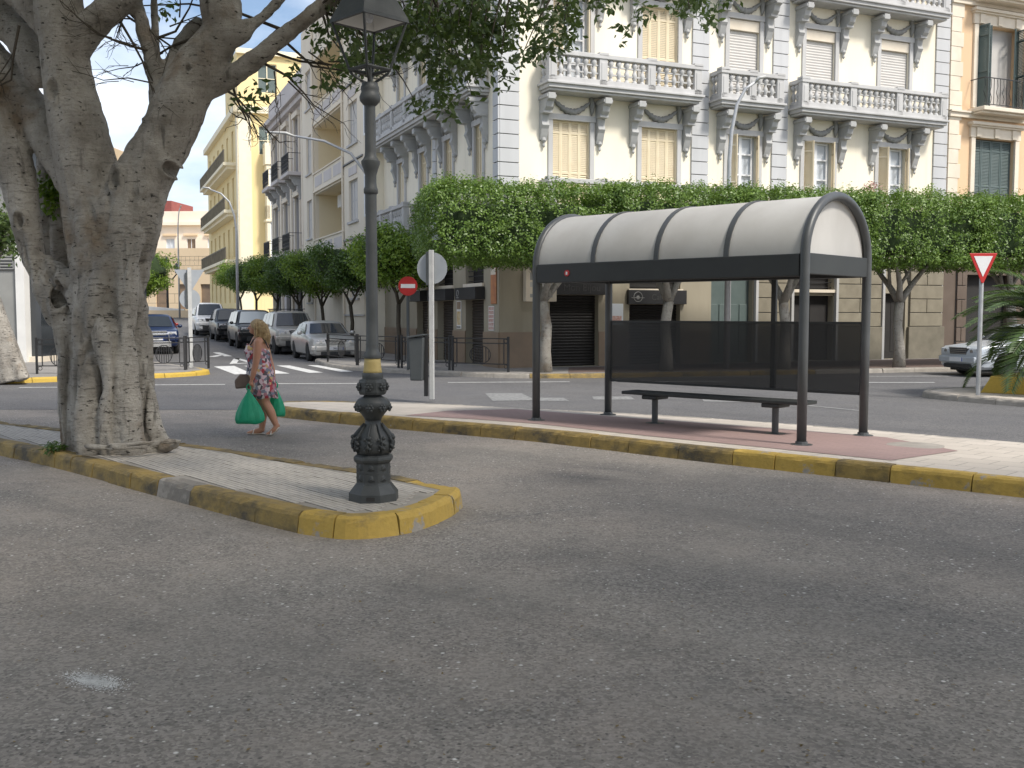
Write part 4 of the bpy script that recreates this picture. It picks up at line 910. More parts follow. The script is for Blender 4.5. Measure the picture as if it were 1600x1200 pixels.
def round_crown(r_, h, zc, n_, seed, size):
    rs = np.random.default_rng(seed); cs = []; rr = []; ns_ = []
    for k in range(34):
        d = rs.normal(size=3); d /= np.linalg.norm(d); cs.append(d*(r_*.74, r_*.74, h*.40)+(0, 0, zc)); s_ = rs.uniform(.38, .58); rr.append((s_*r_/1.5, s_*r_/1.5, s_*.7*r_/1.5)); ns_.append(n_//34)
    P, N = clump_leaves(cs, rr, ns_, rs); return leaf_cloud('crown', P, N, size, .5, rs)
rc = [round_crown(1.95, 2.3, 3.6, 10500, 20+k, .12) for k in range(2)]; rcore = lumpy(2.5, 2.5, 1.25, (0, 0, 3.55), 9, .3, 1.0); otr = trunk_mesh(1.9, .085, 31, 3, .9, .6)
nmo = ['round orange tree nearest the corner, bright in front of the building', 'round orange tree above the silver saloon', 'round orange tree above the silver off-roader', 'round orange tree above the black off-roader', 'round orange tree farther up the pavement, behind the black car', 'round orange tree beside the white van', 'farthest round orange tree of the row']
for k, s in enumerate((6.4, 13.5, 19.5, 25.5, 32, 40, 48)):
    p = PA(s, 1.15); t = thing('orange_tree', nmo[k], 'tree', (p.x, p.y, FK+slope(p.y)-.01), k*1.3, 'orange trees along the side street')
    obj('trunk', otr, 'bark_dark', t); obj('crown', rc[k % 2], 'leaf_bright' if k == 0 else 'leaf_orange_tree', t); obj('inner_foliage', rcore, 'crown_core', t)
for k, (x, y) in enumerate(((-17.3, 47.5), (-20.5, 56))):
    t = thing('orange_tree', ('round orange tree on the left pavement beside the big trunk', 'second round orange tree on the left pavement')[k], 'tree', (x, y, FK+slope(y)-.01), k, 'orange trees on the left pavement')
    obj('trunk', otr, 'bark_dark', t); obj('crown', rc[k], 'leaf_bright', t); obj('inner_foliage', rcore, 'crown_core', t)
# --- the big fig tree
TY = G(180, 700, IH).y; SC = TY/F
fig = thing('fig_tree', 'huge old fig tree with fused pale stems on the near island', 'tree', (G(180, 700, IH).x, TY, IH))
FO = Vector(fig.location)
def T(px, py, dy=0): return W(px, py, TY+dy)-FO
limbs = [
 [(170, 712, 0, 56), (165, 640, 0, 50), (163, 560, 0, 49), (170, 480, 0, 55), (180, 400, 0, 55), (195, 335, 0, 54)],
 [(222, 712, -.05, 32), (208, 650, -.05, 27), (203, 560, 0, 27), (205, 480, 0, 26), (208, 400, 0, 28)],
 [(118, 712, 0, 24), (110, 630, 0, 22), (112, 560, 0, 23), (104, 512, 0, 23), (80, 475, .05, 22), (58, 425, .1, 20), (44, 365, .15, 22), (32, 300, .2, 27), (18, 240, .25, 30), (-5, 180, .3, 30), (-35, 100, .4, 28), (-60, 20, .4, 26)],
 [(112, 540, -.05, 20), (125, 500, -.1, 15), (126, 465, -.1, 12), (116, 440, -.05, 11), (98, 426, .05, 12), (76, 410, .1, 15)],
 [(165, 425, 0, 52), (150, 340, .05, 50), (136, 265, .05, 48), (120, 190, .05, 44), (106, 120, .05, 37), (98, 60, 0, 35), (92, 5, 0, 36), (95, -70, 0, 32), (110, -150, 0, 24)],
 [(105, 85, 0, 30), (138, 45, 0, 25), (188, 2, 0, 22), (235, -45, 0, 20), (290, -110, 0, 16)],
 [(95, 60, .1, 26), (55, 12, .2, 26), (10, -25, .3, 24), (-50, -60, .4, 20)],
 [(135, 310, .15, 34), (102, 255, .25, 32), (70, 205, .35, 31), (35, 152, .45, 29), (0, 105, .5, 27), (-45, 55, .6, 25)],
 [(62, 115, .3, 24), (38, 68, .4, 26), (5, 28, .5, 26), (-35, -5, .6, 24)],
 [(188, 390, 0, 52), (205, 325, 0, 49), (228, 270, 0, 44), (257, 217, 0, 41), (280, 167, 0, 42), (300, 125, 0, 40), (325, 85, 0, 34), (345, 50, 0, 30), (345, 8, 0, 32), (330, -45, 0, 28), (320, -120, 0, 22)],
 [(355, 55, -.05, 24), (378, 48, -.05, 19), (388, 40, -.05, 12)],
 [(256, 178, .05, 24), (247, 130, .1, 15), (235, 80, .1, 12.5), (220, 30, .1, 11.5), (206, -20, .1, 11), (190, -90, .1, 9)],
 [(268, 115, .2, 18), (285, 72, .25, 15), (310, 40, .2, 13)],
 [(298, 152, 0, 25), (332, 134, 0, 19), (370, 114, 0, 16), (410, 84, 0, 15), (450, 50, 0, 14), (497, 14, 0, 13), (550, -30, -.1, 12), (640, -75, -.2, 10), (760, -95, -.3, 8), (900, -90, -.4, 6), (1050, -70, -.4, 4)],
 [(378, 50, 0, 13), (402, 33, 0, 9), (432, 6, 0, 8), (460, -30, 0, 7), (540, -90, 0, 5)],
 [(243, 95, .3, 6.5), (242, 40, .3, 6), (241, -15, .3, 5.5), (250, -80, .3, 5)],
 [(255, 700, -.15, 15), (236, 660, -.1, 17), (226, 600, -.05, 16), (222, 520, 0, 15)],
 [(140, 705, -.46, 20), (136, 640, -.42, 19), (140, 570, -.38, 18), (128, 505, -.28, 17), (118, 460, -.1, 12)],
 [(174, 705, -.54, 18), (170, 650, -.50, 17), (178, 600, -.48, 16), (168, 545, -.46, 19), (150, 490, -.36, 18), (160, 430, -.34, 16), (185, 390, -.3, 14)],
 [(208, 706, -.46, 20), (203, 640, -.44, 19), (196, 580, -.42, 18), (196, 500, -.36, 18), (202, 430, -.33, 18), (215, 370, -.28, 16)],
 [(190, 706, -.5, 10), (186, 668, -.48, 9), (182, 630, -.46, 8)],
 [(240, 702, -.3, 13), (262, 698, -.36, 8), (278, 694, -.36, 4)],
 [(132, 697, -.70, 4), (165, 699, -.76, 6), (215, 696, -.74, 7), (252, 691, -.55, 6), (282, 689, -.4, 3)],
 [(125, 500, .7, 30), (110, 430, .8, 36), (100, 360, .8, 40), (92, 290, .8, 36), (85, 230, .75, 28)],
 [(100, 700, -.1, 14), (86, 706, -.15, 8)],
]
mb = MB()
for l_ in limbs:
    # resample so the limbs bend smoothly
    Q = [(T(*p[:3]), p[3]*SC) for p in l_]; pts = []; rad = []
    for i in range(len(Q)-1):
        p0 = Q[max(i-1, 0)][0]; p1, r1 = Q[i]; p2, r2 = Q[i+1]; p3 = Q[min(i+2, len(Q)-1)][0]
        for k in range(4):
            t = k/4; pts.append(.5*((2*p1)+(p2-p0)*t+(2*p0-5*p1+4*p2-p3)*t*t+(3*p1-p0-3*p2+p3)*t**3)); rad.append(r1+(r2-r1)*t)
    pts.append(Q[-1][0]); rad.append(Q[-1][1]); mb.tube(pts, rad, 14)
    mb.ball(pts[0], rad[0]*.98, 10, 8); mb.ball(pts[-1], rad[-1]*.98, 10, 8)
me = remeshed(mb, .024, 2, 'trunk')
n_ = len(me.vertices); co = np.empty(n_*3); me.vertices.foreach_get('co', co); co = co.reshape(-1, 3); no = np.empty(n_*3); me.vertices.foreach_get('normal', no); no = no.reshape(-1, 3)
knots = [(96, 460, 13, 25, .24), (197, 286, 9, 19, .12), (272, 266, 9, 11, .10), (96, 148, 9, 17, .07), (30, 345, 7, 14, .08), (148, 362, 8, 15, -.06), (305, 115, 6, 7, .05), (240, 300, 10, 8, -.05), (130, 210, 5, 6, -.03), (262, 190, 28, 3, -.02)]
dsp = np.array([mnoise.fractal(Vector((p[0]*3, p[1]*3, p[2]*1.6)), 1.0, 2.1, 4)*.022+mnoise.noise(Vector((p[0]*5, p[1]*5, p[2]*22)))*.007+mnoise.noise(Vector((p[0]*14, p[1]*14, p[2]*5)))*.008 for p in co])
for px, py, a, b_, dep in knots:
    c = T(px, py); e = np.sqrt(((co[:, 0]-c.x)/(a*SC))**2+((co[:, 2]-c.z)/(b_*SC))**2); front = (no[:, 1] < .1)
    dsp += np.where(front & (e < 2), -dep*np.clip(1-e/.95, 0, 1)**.5*(dep > 0)+min(.05, abs(dep)*.45)*np.exp(-((e-1.1)/.28)**2)+(-dep*np.exp(-(e*1.2)**2) if dep < 0 else 0), 0)
cre = np.array([max(0., 1-abs(mnoise.noise(Vector((p[0]*3.1+7, p[1]*3.1, p[2]*.5))))*5.5) for p in co]); dsp -= .07*cre*np.clip(1.2-np.abs(no[:, 2]), 0, 1)*np.clip((3.4-co[:, 2])/1.2, .15, 1)
co += no*dsp[:, None]; co[:, 2] = np.where(co[:, 2] < -.02, -.02, co[:, 2]); me.vertices.foreach_set('co', co.reshape(-1)); me.update()
obj('trunk', me, 'bark_ficus', fig)
# crown: hanging sprays seen in the picture and the mass above the frame
rs = np.random.default_rng(11)
vis = [(700, 55, 95, 55, 900), (625, 60, 60, 45, 520), (780, 40, 70, 52, 620), (850, 60, 50, 42, 360), (560, 95, 42, 32, 260), (520, 128, 28, 14, 90), (690, 130, 38, 30, 240), (650, 165, 20, 18, 70), (740, 100, 50, 40, 300), (885, 18, 36, 26, 170), (1080, 18, 55, 28, 230), (1012, 18, 18, 26, 60), (945, 0, 45, 18, 110), (530, 35, 32, 28, 150), (835, 85, 26, 20, 90), (978, 40, 8, 26, 26), (1128, 30, 16, 22, 40), (510, 70, 22, 24, 60), (615, 20, 110, 30, 500), (720, 10, 150, 24, 600), (410, 145, 45, 16, 70), (395, 110, 35, 12, 40), (455, 110, 25, 20, 40), (255, 20, 40, 30, 30), (170, 30, 30, 26, 17), (700, 160, 18, 12, 40)]
cs = []; rr = []; nn = []
for px, py, a, b_, q in vis:
    for k in range(max(1, q//25)):
        dy = rs.uniform(-.7, 1.3); u, v = rs.normal(size=2)*.48
        c = T(px+u*a, py+v*b_, dy); cs.append(c); rr.append((.15, .15, .13)); nn.append(24)
hang = list(cs)
for k in range(3000):
    p = Vector((rs.normal(-2.8, 3.8), rs.normal(10.8, 3.6), rs.uniform(4.6, 9.5)))
    d = p-Vector((0, 0, CAM_H)); 
    if d.y < 1 or p.z < CAM_H+.85+d.y*.335: continue
    cs.append(p-FO); rr.append((.5, .5, .32)); nn.append(60)
P, N = clump_leaves(cs, rr, nn, rs, up=.3); ok = P[:, 2]+FO.z > 2.8
obj('crown', leaf_cloud('crown', P[ok], N[ok], .10, .45, rs, .5), 'leaf_ficus', fig)
# twigs that carry the sprays
mb = MB(); feeders = [T(*q) for q in ((550, -30, -.1), (640, -75, -.2), (760, -95, -.3), (900, -90, -.4), (1050, -70, -.4), (497, 14, 0), (450, 50, 0))]
for c in hang[::3]:
    f = min(feeders, key=lambda q: (q-c).length); m = f.lerp(c, .55)+Vector((rs.normal()*.12, rs.normal()*.12, .18)); mb.tube([f, f.lerp(m, .5)+Vector((0, 0, .06)), m, m.lerp(c, .6)+Vector((0, 0, .05)), c], [.022, .017, .012, .008, .004], 5, False)
def twig(p, d, l_, r_, dep):
    e = p+d*l_; mid = p+d*l_*.5+Vector(rs.normal(size=3))*l_*.08; mb.tube([p, mid, e], [r_, r_*.8, r_*.55], 5, False)
    if dep:
        for k in range(3): twig(p.lerp(e, .4+.3*k), (d+Vector(rs.normal(size=3))*.55).normalized(), l_*.62, r_*.55, dep-1)
for px, py, dx_, dz, l_ in ((180, 20, .5, -.9, .9), (188, 5, .6, -.5, .8), (300, 60, -.9, -.3, .6), (335, 130, .7, -.6, .6), (400, 92, .7, -.5, .7), (420, 80, .9, -.1, .8), (235, 80, -.8, .2, .6), (222, 40, -.7, .5, .6), (245, 60, .5, .4, .5), (30, 40, -.2, -.9, .6), (360, 120, .3, -1, .5), (440, 60, .8, -.35, .8)): twig(T(px, py, .05), Vector((dx_, rs.normal()*.3, dz)).normalized(), l_, .018, 3)
struct(mb.build('twigs', 'bark_dark', fig, smooth=True), 'stuff')
q = [T(85, 300, .5), T(78, 312, .5), T(95, 320, .5), T(70, 290, .5)]; P, N = clump_leaves(q, [(.16, .12, .16)]*4, [70]*4, rs); obj('sprouts', leaf_cloud('sprouts', P, N, .085, .5, rs), 'leaf_bright', fig)
P, N = clump_leaves([T(84, 699, -.3)], [(.13, .1, .06)], [120], rs, up=1.2)
o = obj('weeds', leaf_cloud('weeds', P, N, .08, .25, rs), 'leaf_orange_tree', None, FO); tag(o, 'small tuft of weeds at the foot of the fig tree', 'weeds')
# --- a second old fig at the left edge, on the far pavement
p = G(16, 592, FK); sc2 = p.y/F
f2 = thing('fig_tree', 'leaning old fig trunk with rough bark at the left edge', 'tree', p)
def T2(px, py, dy=0): return W(px, py, p.y+dy)-p
mb = MB()
for l_ in ([(22, 596, 0, 24), (10, 550, 0, 20), (-8, 500, 0, 19), (-30, 440, 0, 20), (-50, 380, 0, 18), (-60, 300, 0, 16)], [(0, 596, 0, 22), (-10, 540, 0, 20), (-28, 480, 0, 20)], [(36, 594, -.2, 10), (22, 560, -.15, 9), (8, 520, -.1, 9)], [(-30, 440, .1, 14), (-5, 390, .2, 10), (15, 340, .2, 7), (40, 280, .2, 4)]):
    mb.tube([T2(*q[:3]) for q in l_], [q[3]*sc2 for q in l_], 12); mb.ball(T2(*l_[-1][:3]), l_[-1][3]*sc2*.97)
me = remeshed(mb, .04, 2, 'trunk'); obj('trunk', me, 'bark_ficus', f2)
cs = [T2(rs.uniform(-40, 22), rs.uniform(335, 395), rs.uniform(-.8, .8)) for k in range(34)]+[T2(rs.uniform(-260, -20), rs.uniform(120, 380), rs.uniform(-2, 2)) for k in range(160)]
P, N = clump_leaves(cs, [(.4, .4, .3)]*len(cs), [60]*len(cs), rs); obj('crown', leaf_cloud('crown', P, N, .14, .5, rs), 'leaf_ficus', f2)
# --- palm on the right island
p = Vector((11.25, 20.5, FK)); pt = thing('palm_tree', 'bushy palm with drooping fronds on the yellow walled island', 'palm', p)
MB().tube([(0, 0, -.02), (.05, 0, .5), (.0, .05, 1.1)], [.28, .24, .2], 12).build('trunk', 'bark_dark', pt)
rs3 = random.Random(6)
for k in range(72):
    a = k*2.39996+rs3.uniform(-.2, .2); el = R(rs3.uniform(5, 82)); L_ = rs3.uniform(1.7, 2.5); z0 = rs3.uniform(.75, 1.25); m_ = MB(); pts = []; el2 = el
    q = Vector((math.cos(a)*.12, math.sin(a)*.12, z0))
    for i in range(15):
        pts.append(q.copy()); q = q+Vector((math.cos(a)*math.cos(el2), math.sin(a)*math.cos(el2), math.sin(el2)))*L_/14; el2 -= R(4.8+3*(i/14))
    m_.tube(pts, [.016*(1-i/16) for i in range(15)], 4)
    for i in range(2, 15):
        t = (pts[i]-pts[i-1]).normalized(); sd_ = t.cross(Vector((0, 0, 1))).normalized(); up = sd_.cross(t)
        for s_ in (-1, 1):
            for h_ in (0, .33, .67):
                b0 = pts[i-1].lerp(pts[i], h_); l_ = .50*math.sin(math.pi*min(1, (i+h_)/15.5)**.75)+.1
                tip = b0+(sd_*s_*.8+t*.75+up*.25)*l_-Vector((0, 0, .12*l_)); mid = b0.lerp(tip, .45)+up*.03; w_ = t*.03
                m_.add([b0, mid-w_, tip, mid+w_], [(0, 1, 2, 3)])
    m_.build('frond', 'leaf_palm', pt)
# --- two more old figs of the square, standing beside and behind the viewer; their crowns shade the road
for k, (x, y, rx, nm) in enumerate(((7.6, -.6, 7.9, 'old fig tree standing to the right of the viewer'), (-5.0, -5.0, 8.5, 'old fig tree standing behind the viewer'))):
    t = thing('fig_tree', nm, 'tree', (x, y, 0)); m_ = MB().tube([(0, 0, -.05), (0, .1, 1.5), (.1, .1, 3.0)], [.75, .55, .5], 14)
    for q in range(6): a = q*1.05; m_.tube([(.1, .1, 2.6), (math.cos(a)*1.3, math.sin(a)*1.3, 4.6), (math.cos(a)*3.2, math.sin(a)*3.2, 6.6), (math.cos(a)*4.6, math.sin(a)*4.6, 7.6)], [.34, .26, .16, .06], 9)
    m_.build('trunk', 'bark_ficus', t, smooth=True); cs = []
    while len(cs) < 1300:
        q = rs.uniform(-1, 1, 3)
        if q[0]**2+q[1]**2 < 1 and (abs(q[2]) < math.sqrt(1-q[0]**2-q[1]**2)): cs.append((q[0]*rx, q[1]*rx, 7.6+q[2]*2.3))
    P, N = clump_leaves(cs, [(.75, .75, .5)]*len(cs), [44]*len(cs), rs); obj('crown', leaf_cloud('crown', P, N, .16, .5, rs), 'leaf_ficus', t)
# ---------------------------------------------------------------- street furniture
# --- ornate cast iron lamp on the near island
lp_ = G(584, 779, IH); k_ = lp_.y/F
lamp = thing('street_lamp', 'ornate cast iron lamp post with open square lantern on the near island', 'street lamp', lp_, R(22))
def hz(py): return (W(584, py, lp_.y).z-IH)
def pr(lst): return [(hw*k_, hz(py)) for hw, py in lst]
MB().lathe(pr([(39, 784), (40.5, 782), (40, 768), (37, 764), (32, 758), (29, 754)]), 8).build('base', 'iron_lamp', lamp, bevel=.006)
o = MB().lathe(pr([(28.5, 755), (27.5, 752), (27.5, 723), (28, 721), (30.5, 720), (32, 716), (31.5, 712), (27, 709)]), 8).build('pedestal', 'iron_lamp', lamp, bevel=.005)
orn = MB()
for z in (-.045, .045): orn.ball((0, 0, z), .026, 8, 6, (1, .45, 1.3)); orn.tube([(-.03, 0, z-.02), (0, -.012, z+.0), (.03, 0, z-.02)], .006, 5)
orn = orn.tube([(.05*math.cos(a*.5236), 0, .095*math.sin(a*.5236)) for a in range(13)], .005, 5).tube([(-.055, 0, 0), (.055, 0, 0)], .007, 5).mesh('rosette', True)
for k in range(8):
    a = R(22.5)+k*R(45); rr_ = 26.5*k_*math.cos(R(22.5)); q = obj('rosette', orn, 'iron_lamp', o, (math.cos(a)*rr_, math.sin(a)*rr_, hz(737)), a+R(90))
MB().box(-.035, .035, -40*k_*math.cos(R(22.5))-.004, -40*k_*math.cos(R(22.5))+.02, hz(777), hz(771)).build('hatch', 'interior_dark', lamp, rz=R(-22))
MB().lathe(pr([(25, 709), (28.5, 702), (29.8, 694), (28.5, 686), (24, 678), (18.5, 671), (14.5, 665), (12.5, 659), (12.5, 655), (14, 653)]), 28).build('lower_bulb', 'iron_lamp', lamp, smooth=True)
lfm = MB()
for q_ in range(9): lfm.ball((((q_*5) % 7-3)*.009, -.016, .03+q_*.0125), .010+.004*(q_ % 3), 6, 5)
lfm = lfm.tube([(0, -.0, 0), (.0, -.008, .07), (0, .012, .13), (0, .053, .19), (0, .08, .24)], [.010, .03, .03, .022, .008], 6, True, .3).mesh('acanthus', True)
for k in range(9):
    a = k*2*math.pi/9; obj('acanthus', lfm, 'iron_lamp', lamp, (math.cos(a)*28.8*k_, math.sin(a)*28.8*k_, hz(706)), a+R(90))
MB().lathe(pr([(12.5, 656), (14.5, 652), (19, 646), (24, 640), (27, 634), (27, 629), (23, 623), (15, 619), (12, 616)]), 28).build('upper_bulb', 'iron_lamp', lamp, smooth=True)
rsm = MB()
for q in range(6): rsm.ball((math.cos(q*1.047)*.022, 0, math.sin(q*1.047)*.022), .015, 6, 5, (1, .8, 1))
rsm = rsm.ball((0, -.01, 0), .014, 6, 5).mesh('rosette', True)
for k in range(8):
    a = k*R(45)+R(20); obj('rosette', rsm, 'iron_lamp', lamp, (math.cos(a)*26.5*k_, math.sin(a)*26.5*k_, hz(636)), a+R(90))
MB().lathe(pr([(13, 617), (21, 616), (22.5, 612), (22.8, 597), (21.5, 593), (16, 591)]), 8).build('collar_block', 'iron_lamp', lamp, bevel=.004)
for k in range(6):
    a = k*R(60); obj('rosette', rsm, 'iron_lamp', lamp, (math.cos(a)*22.5*k_, math.sin(a)*22.5*k_, hz(604)), a+R(90))
MB().lathe(pr([(16, 592), (16.5, 588), (16, 583), (15, 582)]), 20).build('ring', 'iron_lamp', lamp, smooth=True, ang=40)
MB().lathe(pr([(15, 583), (14.2, 578), (12.8, 566), (12.6, 559)]), 20).build('painted_sleeve', 'lamp_yellow', lamp, smooth=True)
MB().lathe(pr([(13.5, 560), (14.2, 557), (13.6, 553), (10.5, 549), (9.8, 540), (10.2, 538), (9.6, 536), (9.3, 500), (8.8, 370), (8.8, 304), (10.8, 302), (11, 296), (9.4, 292), (8.6, 284), (8.8, 274), (11.5, 264), (14.4, 256), (14.6, 252), (11.8, 249), (9.2, 244), (8.6, 236), (8.0, 175), (8.2, 166), (11.5, 163), (15.5, 158), (16.3, 152), (14.5, 147), (13.2, 144), (14, 141), (14, 136), (12.5, 134), (12.5, 130), (4, 128)]), 24).build('shaft', 'iron_lamp_pale', lamp, smooth=True, ang=45)
z0, z1, z2 = hz(129), hz(109), hz(36); r1, r2 = 31*k_, 61*k_
cr = [(math.cos(R(-112)+k*math.pi/2), math.sin(R(-112)+k*math.pi/2)) for k in range(4)]
m_ = MB()
for k in range(4):
    c, d_ = cr[k], cr[(k+1) % 4]
    m_.tube([(c[0]*.04, c[1]*.04, z0), (c[0]*r1*.55, c[1]*r1*.55, z0+.03), (c[0]*r1*.9, c[1]*r1*.9, z1-.03), (c[0]*r1, c[1]*r1, z1)], .011, 6)
    m_.tube([(c[0]*r1, c[1]*r1, z1), (d_[0]*r1, d_[1]*r1, z1)], .014, 6); m_.tube([(c[0]*r1, c[1]*r1, z1), (c[0]*r2*.93, c[1]*r2*.93, z2)], .011, 6)
    m_.tube([(c[0]*r1, c[1]*r1, z1), (0, 0, z1+.02)], .008, 5)
m_.tube([(0, 0, z0-.05), (0, 0, z1+.05)], .02, 8).build('lantern_frame', 'iron_lamp', lamp)
def sq(r_, z): return [(c[0]*r_, c[1]*r_, z) for c in cr]
MB().add(sq(r2, z2)+sq(r2*.98, z2+.03)+sq(r2*.66, z2+.20)+sq(r2*.62, z2+.22)+sq(r2*.2, z2+.42)+sq(r2*.86, z2+.004)+sq(r2*.6, z2+.19), [(4*i+k, 4*i+(k+1) % 4, 4*i+4+(k+1) % 4, 4*i+4+k) for i in range(4) for k in range(4)]+[(16, 17, 18, 19)]+[(k, (k+1) % 4, 20+(k+1) % 4, 20+k) for k in range(4)]).lathe([(.05, z2+.42), (.07, z2+.47), (.02, z2+.55), (.01, z2+.62)], 10).build('lantern_roof', 'iron_lamp', lamp)
MB().add(sq(r2*.86, z2+.006)+sq(r2*.58, z2+.18), [(k, (k+1) % 4, 4+(k+1) % 4, 4+k) for k in range(4)]+[(4, 5, 6, 7)]).build('reflector', 'wall_white', lamp)
MB().lathe([(.02, z2-.0), (.035, z2+.03), (.045, z2+.1), (.03, z2+.16)], 12).build('bulb', 'lamp_clear', lamp, smooth=True)
# --- bus shelter
FL_, FR_ = Vector((.357, 15.05)), Vector((3.47, 12.2)); ax = (FR_-FL_); SL = ax.length; ax.normalize(); per = Vector((-ax.y, ax.x)); SW = 1.75
sh = thing('bus_shelter', 'empty dark grey bus shelter with arched pale roof on the platform', 'bus shelter', (FL_.x, FL_.y, plz(FL_)-.015), math.atan2(ax.y, ax.x))
zb = lambda x, y: plz(FL_+ax*x+per*y)-plz(FL_)
ZE, ZR, RP = 2.27, .76, .058
def arch(n=22, w=SW, rise=ZR, z=ZE): return [(w/2-w/2*math.cos(math.pi*k/n), z+rise*math.sin(math.pi*k/n)) for k in range(n+1)]
for x in (0, SL):
    pts = [(x, 0, zb(x, 0)), (x, 0, 1.2)]+[(x, y, z) for y, z in arch()]+[(x, SW, 1.2), (x, SW, zb(x, SW)-.01)]
    MB().tube(pts, RP, 12).build('arched_frame', 'shelter_metal', sh, smooth=True)
    for y in (0, SW): MB().lathe([(.13, zb(x, y)-.01), (.13, zb(x, y)+.015), (.075, zb(x, y)+.02), (.07, zb(x, y)+.05)], 12, (x, y, 0)).build('foot_plate', 'shelter_metal', sh)
for x in (.0, SL):
    d_ = .05 if x == 0 else -.05; poly = [(y*.95+SW*.025, z-.04) for y, z in arch()]
    MB().prism(poly, x+d_-.008, x+d_+.008, 'x').build('end_panel', 'shelter_skin', sh)
    MB().box(x-.03, x+.03, RP, SW-RP, ZE-.22, ZE+.03).build('end_beam', 'shelter_beam', sh, bevel=.008)
    pts = [(x+d_*2.2, y, z) for y, z in arch(22, SW-.16, ZR-.07, ZE)]; pts = [(p[0], p[1]+.08, p[2]) for p in pts]; MB().tube(pts, .022, 8).build('inner_hoop', 'shelter_metal', sh, smooth=True)
for k in range(4):
    a, b_ = SL*k/4+.012, SL*(k+1)/4-.012; o_ = arch(22, SW+.02, ZR+.01); i_ = arch(22, SW-.0, ZR); m_ = MB()
    n = len(o_); vs = [(x, y-.01, z) for x in (a, b_) for y, z in o_]+[(x, y, z-.006) for x in (a, b_) for y, z in i_]
    m_.add(vs, [(q, q+1, n+q+1, n+q) for q in range(n-1)]+[(2*n+q, 3*n+q, 3*n+q+1, 2*n+q+1) for q in range(n-1)]); m_.build('roof_panel', 'shelter_skin', sh, smooth=True)
for k in range(1, 4):
    x = SL*k/4; o_ = arch(22, SW+.06, ZR+.025); m_ = MB(); n = len(o_)
    vs = [(x+s_, y-.03, z) for s_ in (-.035, .035) for y, z in o_]+[(x+s_, y-.0, z-.02) for s_ in (-.035, .035) for y, z in arch(22, SW, ZR+.008)]
    m_.add(vs, [(q, q+1, n+q+1, n+q) for q in range(n-1)]+[(q, 2*n+q, 2*n+q+1, q+1) for q in range(n-1)]+[(n+q, n+q+1, 3*n+q+1, 3*n+q) for q in range(n-1)]).build('roof_rib', 'shelter_metal', sh, smooth=True, ang=40)
MB().box(.05, SL-.05, -.05, .05, ZE-.25, ZE+.02).build('front_beam', 'shelter_beam', sh, bevel=.01); MB().box(.05, SL-.05, SW-.05, SW+.05, ZE-.22, ZE+.02).build('rear_beam', 'shelter_beam', sh, bevel=.01)
for y in (.4, .875, 1.35): MB().box(.06, SL-.06, y-.02, y+.02, ZE-.04, ZE+.0).build('ceiling_strut', 'shelter_beam', sh)
MB().box(.06, SL-.06, SW-.012, SW+.012, .53, 1.44).build('wind_screen', 'shelter_mesh', sh)
MB().box(.06, SL-.06, SW-.02, SW+.02, 1.44, 1.47).build('screen_rail', 'shelter_beam', sh); MB().box(.06, SL-.06, SW-.02, SW+.02, .50, .53).build('screen_rail', 'shelter_beam', sh)
for x in (SL*.68,): MB().box(x-.035, x+.035, SW+.02, SW+.07, .5, ZE-.2).build('screen_post', 'shelter_beam', sh)
m_ = MB().lathe([(.03, -.004), (.045, -.004), (.045, .004), (.03, .004)], 14, (0, 0, 0)); o = m_.build('emblem', 'sign_red', sh, (.62, -.056, ZE-.12)); o.rotation_euler = (R(90), 0, 0)
o = MB().box(-.014, .014, -.003, .003, -.02, .02).build('emblem', 'sign_white', sh, (.62, -.062, ZE-.12))
bn = thing('bench', 'dark backless bench on two posts inside the bus shelter', 'bench', Vector((*(FL_+ax*(SL*.56)+per*1.05), plz(FL_+ax*(SL*.56)+per*1.05)-.015)), sh.rotation_euler.z)
MB().box(-1.45, 1.45, -.19, .19, .42, .465).build('seat', 'shelter_beam', bn, bevel=.01)
for x in (-.98, .95):
    MB().box(x-.13, x+.13, -.16, .16, .36, .42).build('bracket', 'shelter_beam', bn, bevel=.015); MB().lathe([(.045, 0), (.045, .37)], 12, (x, 0, 0)).build('leg', 'shelter_metal', bn); MB().lathe([(.14, -.01), (.14, .012), (.05, .02)], 12, (x, 0, 0)).build('foot_plate', 'shelter_metal', bn)
# --- signs
def post(t, h, r_=.032, mat='galvanised', flat=False):
    (MB().box(-r_, r_, -r_*.6, r_*.6, -.01, h) if flat else MB().tube([(0, 0, -.01), (0, 0, h)], r_, 10)).build('post', mat, t)
def disc(r_, y0, y1, n=28): return [(r_*math.cos(2*math.pi*k/n), r_*math.sin(2*math.pi*k/n)) for k in range(n)]
def face_cam(p): return math.atan2(-p[0], p[1])
p = G(675, 621, .1); t = thing('traffic_sign', 'round traffic sign seen from its grey back on a pale post on the platform', 'traffic sign', (p.x, p.y, plz(p)-.012), face_cam(p)-R(18))
hS = W(673, 418, p.y).z-plz(p); MB().box(-.045, .045, -.03, .03, -.01, hS+.34).build('post', 'pole_pale', t, bevel=.008); MB().prism(disc(.30, 0, 0), .045, .052).build('plate', 'sign_back', t, (0, 0, hS)); MB().box(-.1, -.045, -.028, .04, hS-.32, hS+.31).build('bracket', 'bin_grey', t)
b2 = thing('litter_bin', 'dark grey litter bin hanging beside the pale sign post', 'litter bin', (p.x-.27, p.y+.04, plz(p)+.34), face_cam(p)-R(18))
MB().prism([(-.12, 0), (.12, 0), (.15, .82), (-.15, .82)], -.12, .12).build('body', 'bin_grey', b2, bevel=.02); MB().prism([(-.18, .80), (.17, .86), (.17, .89), (-.18, .84)], -.15, .15).build('lid', 'bin_grey', b2, bevel=.01); MB().box(.13, .2, -.03, .03, -.3, .86).build('post', 'iron_black', b2)
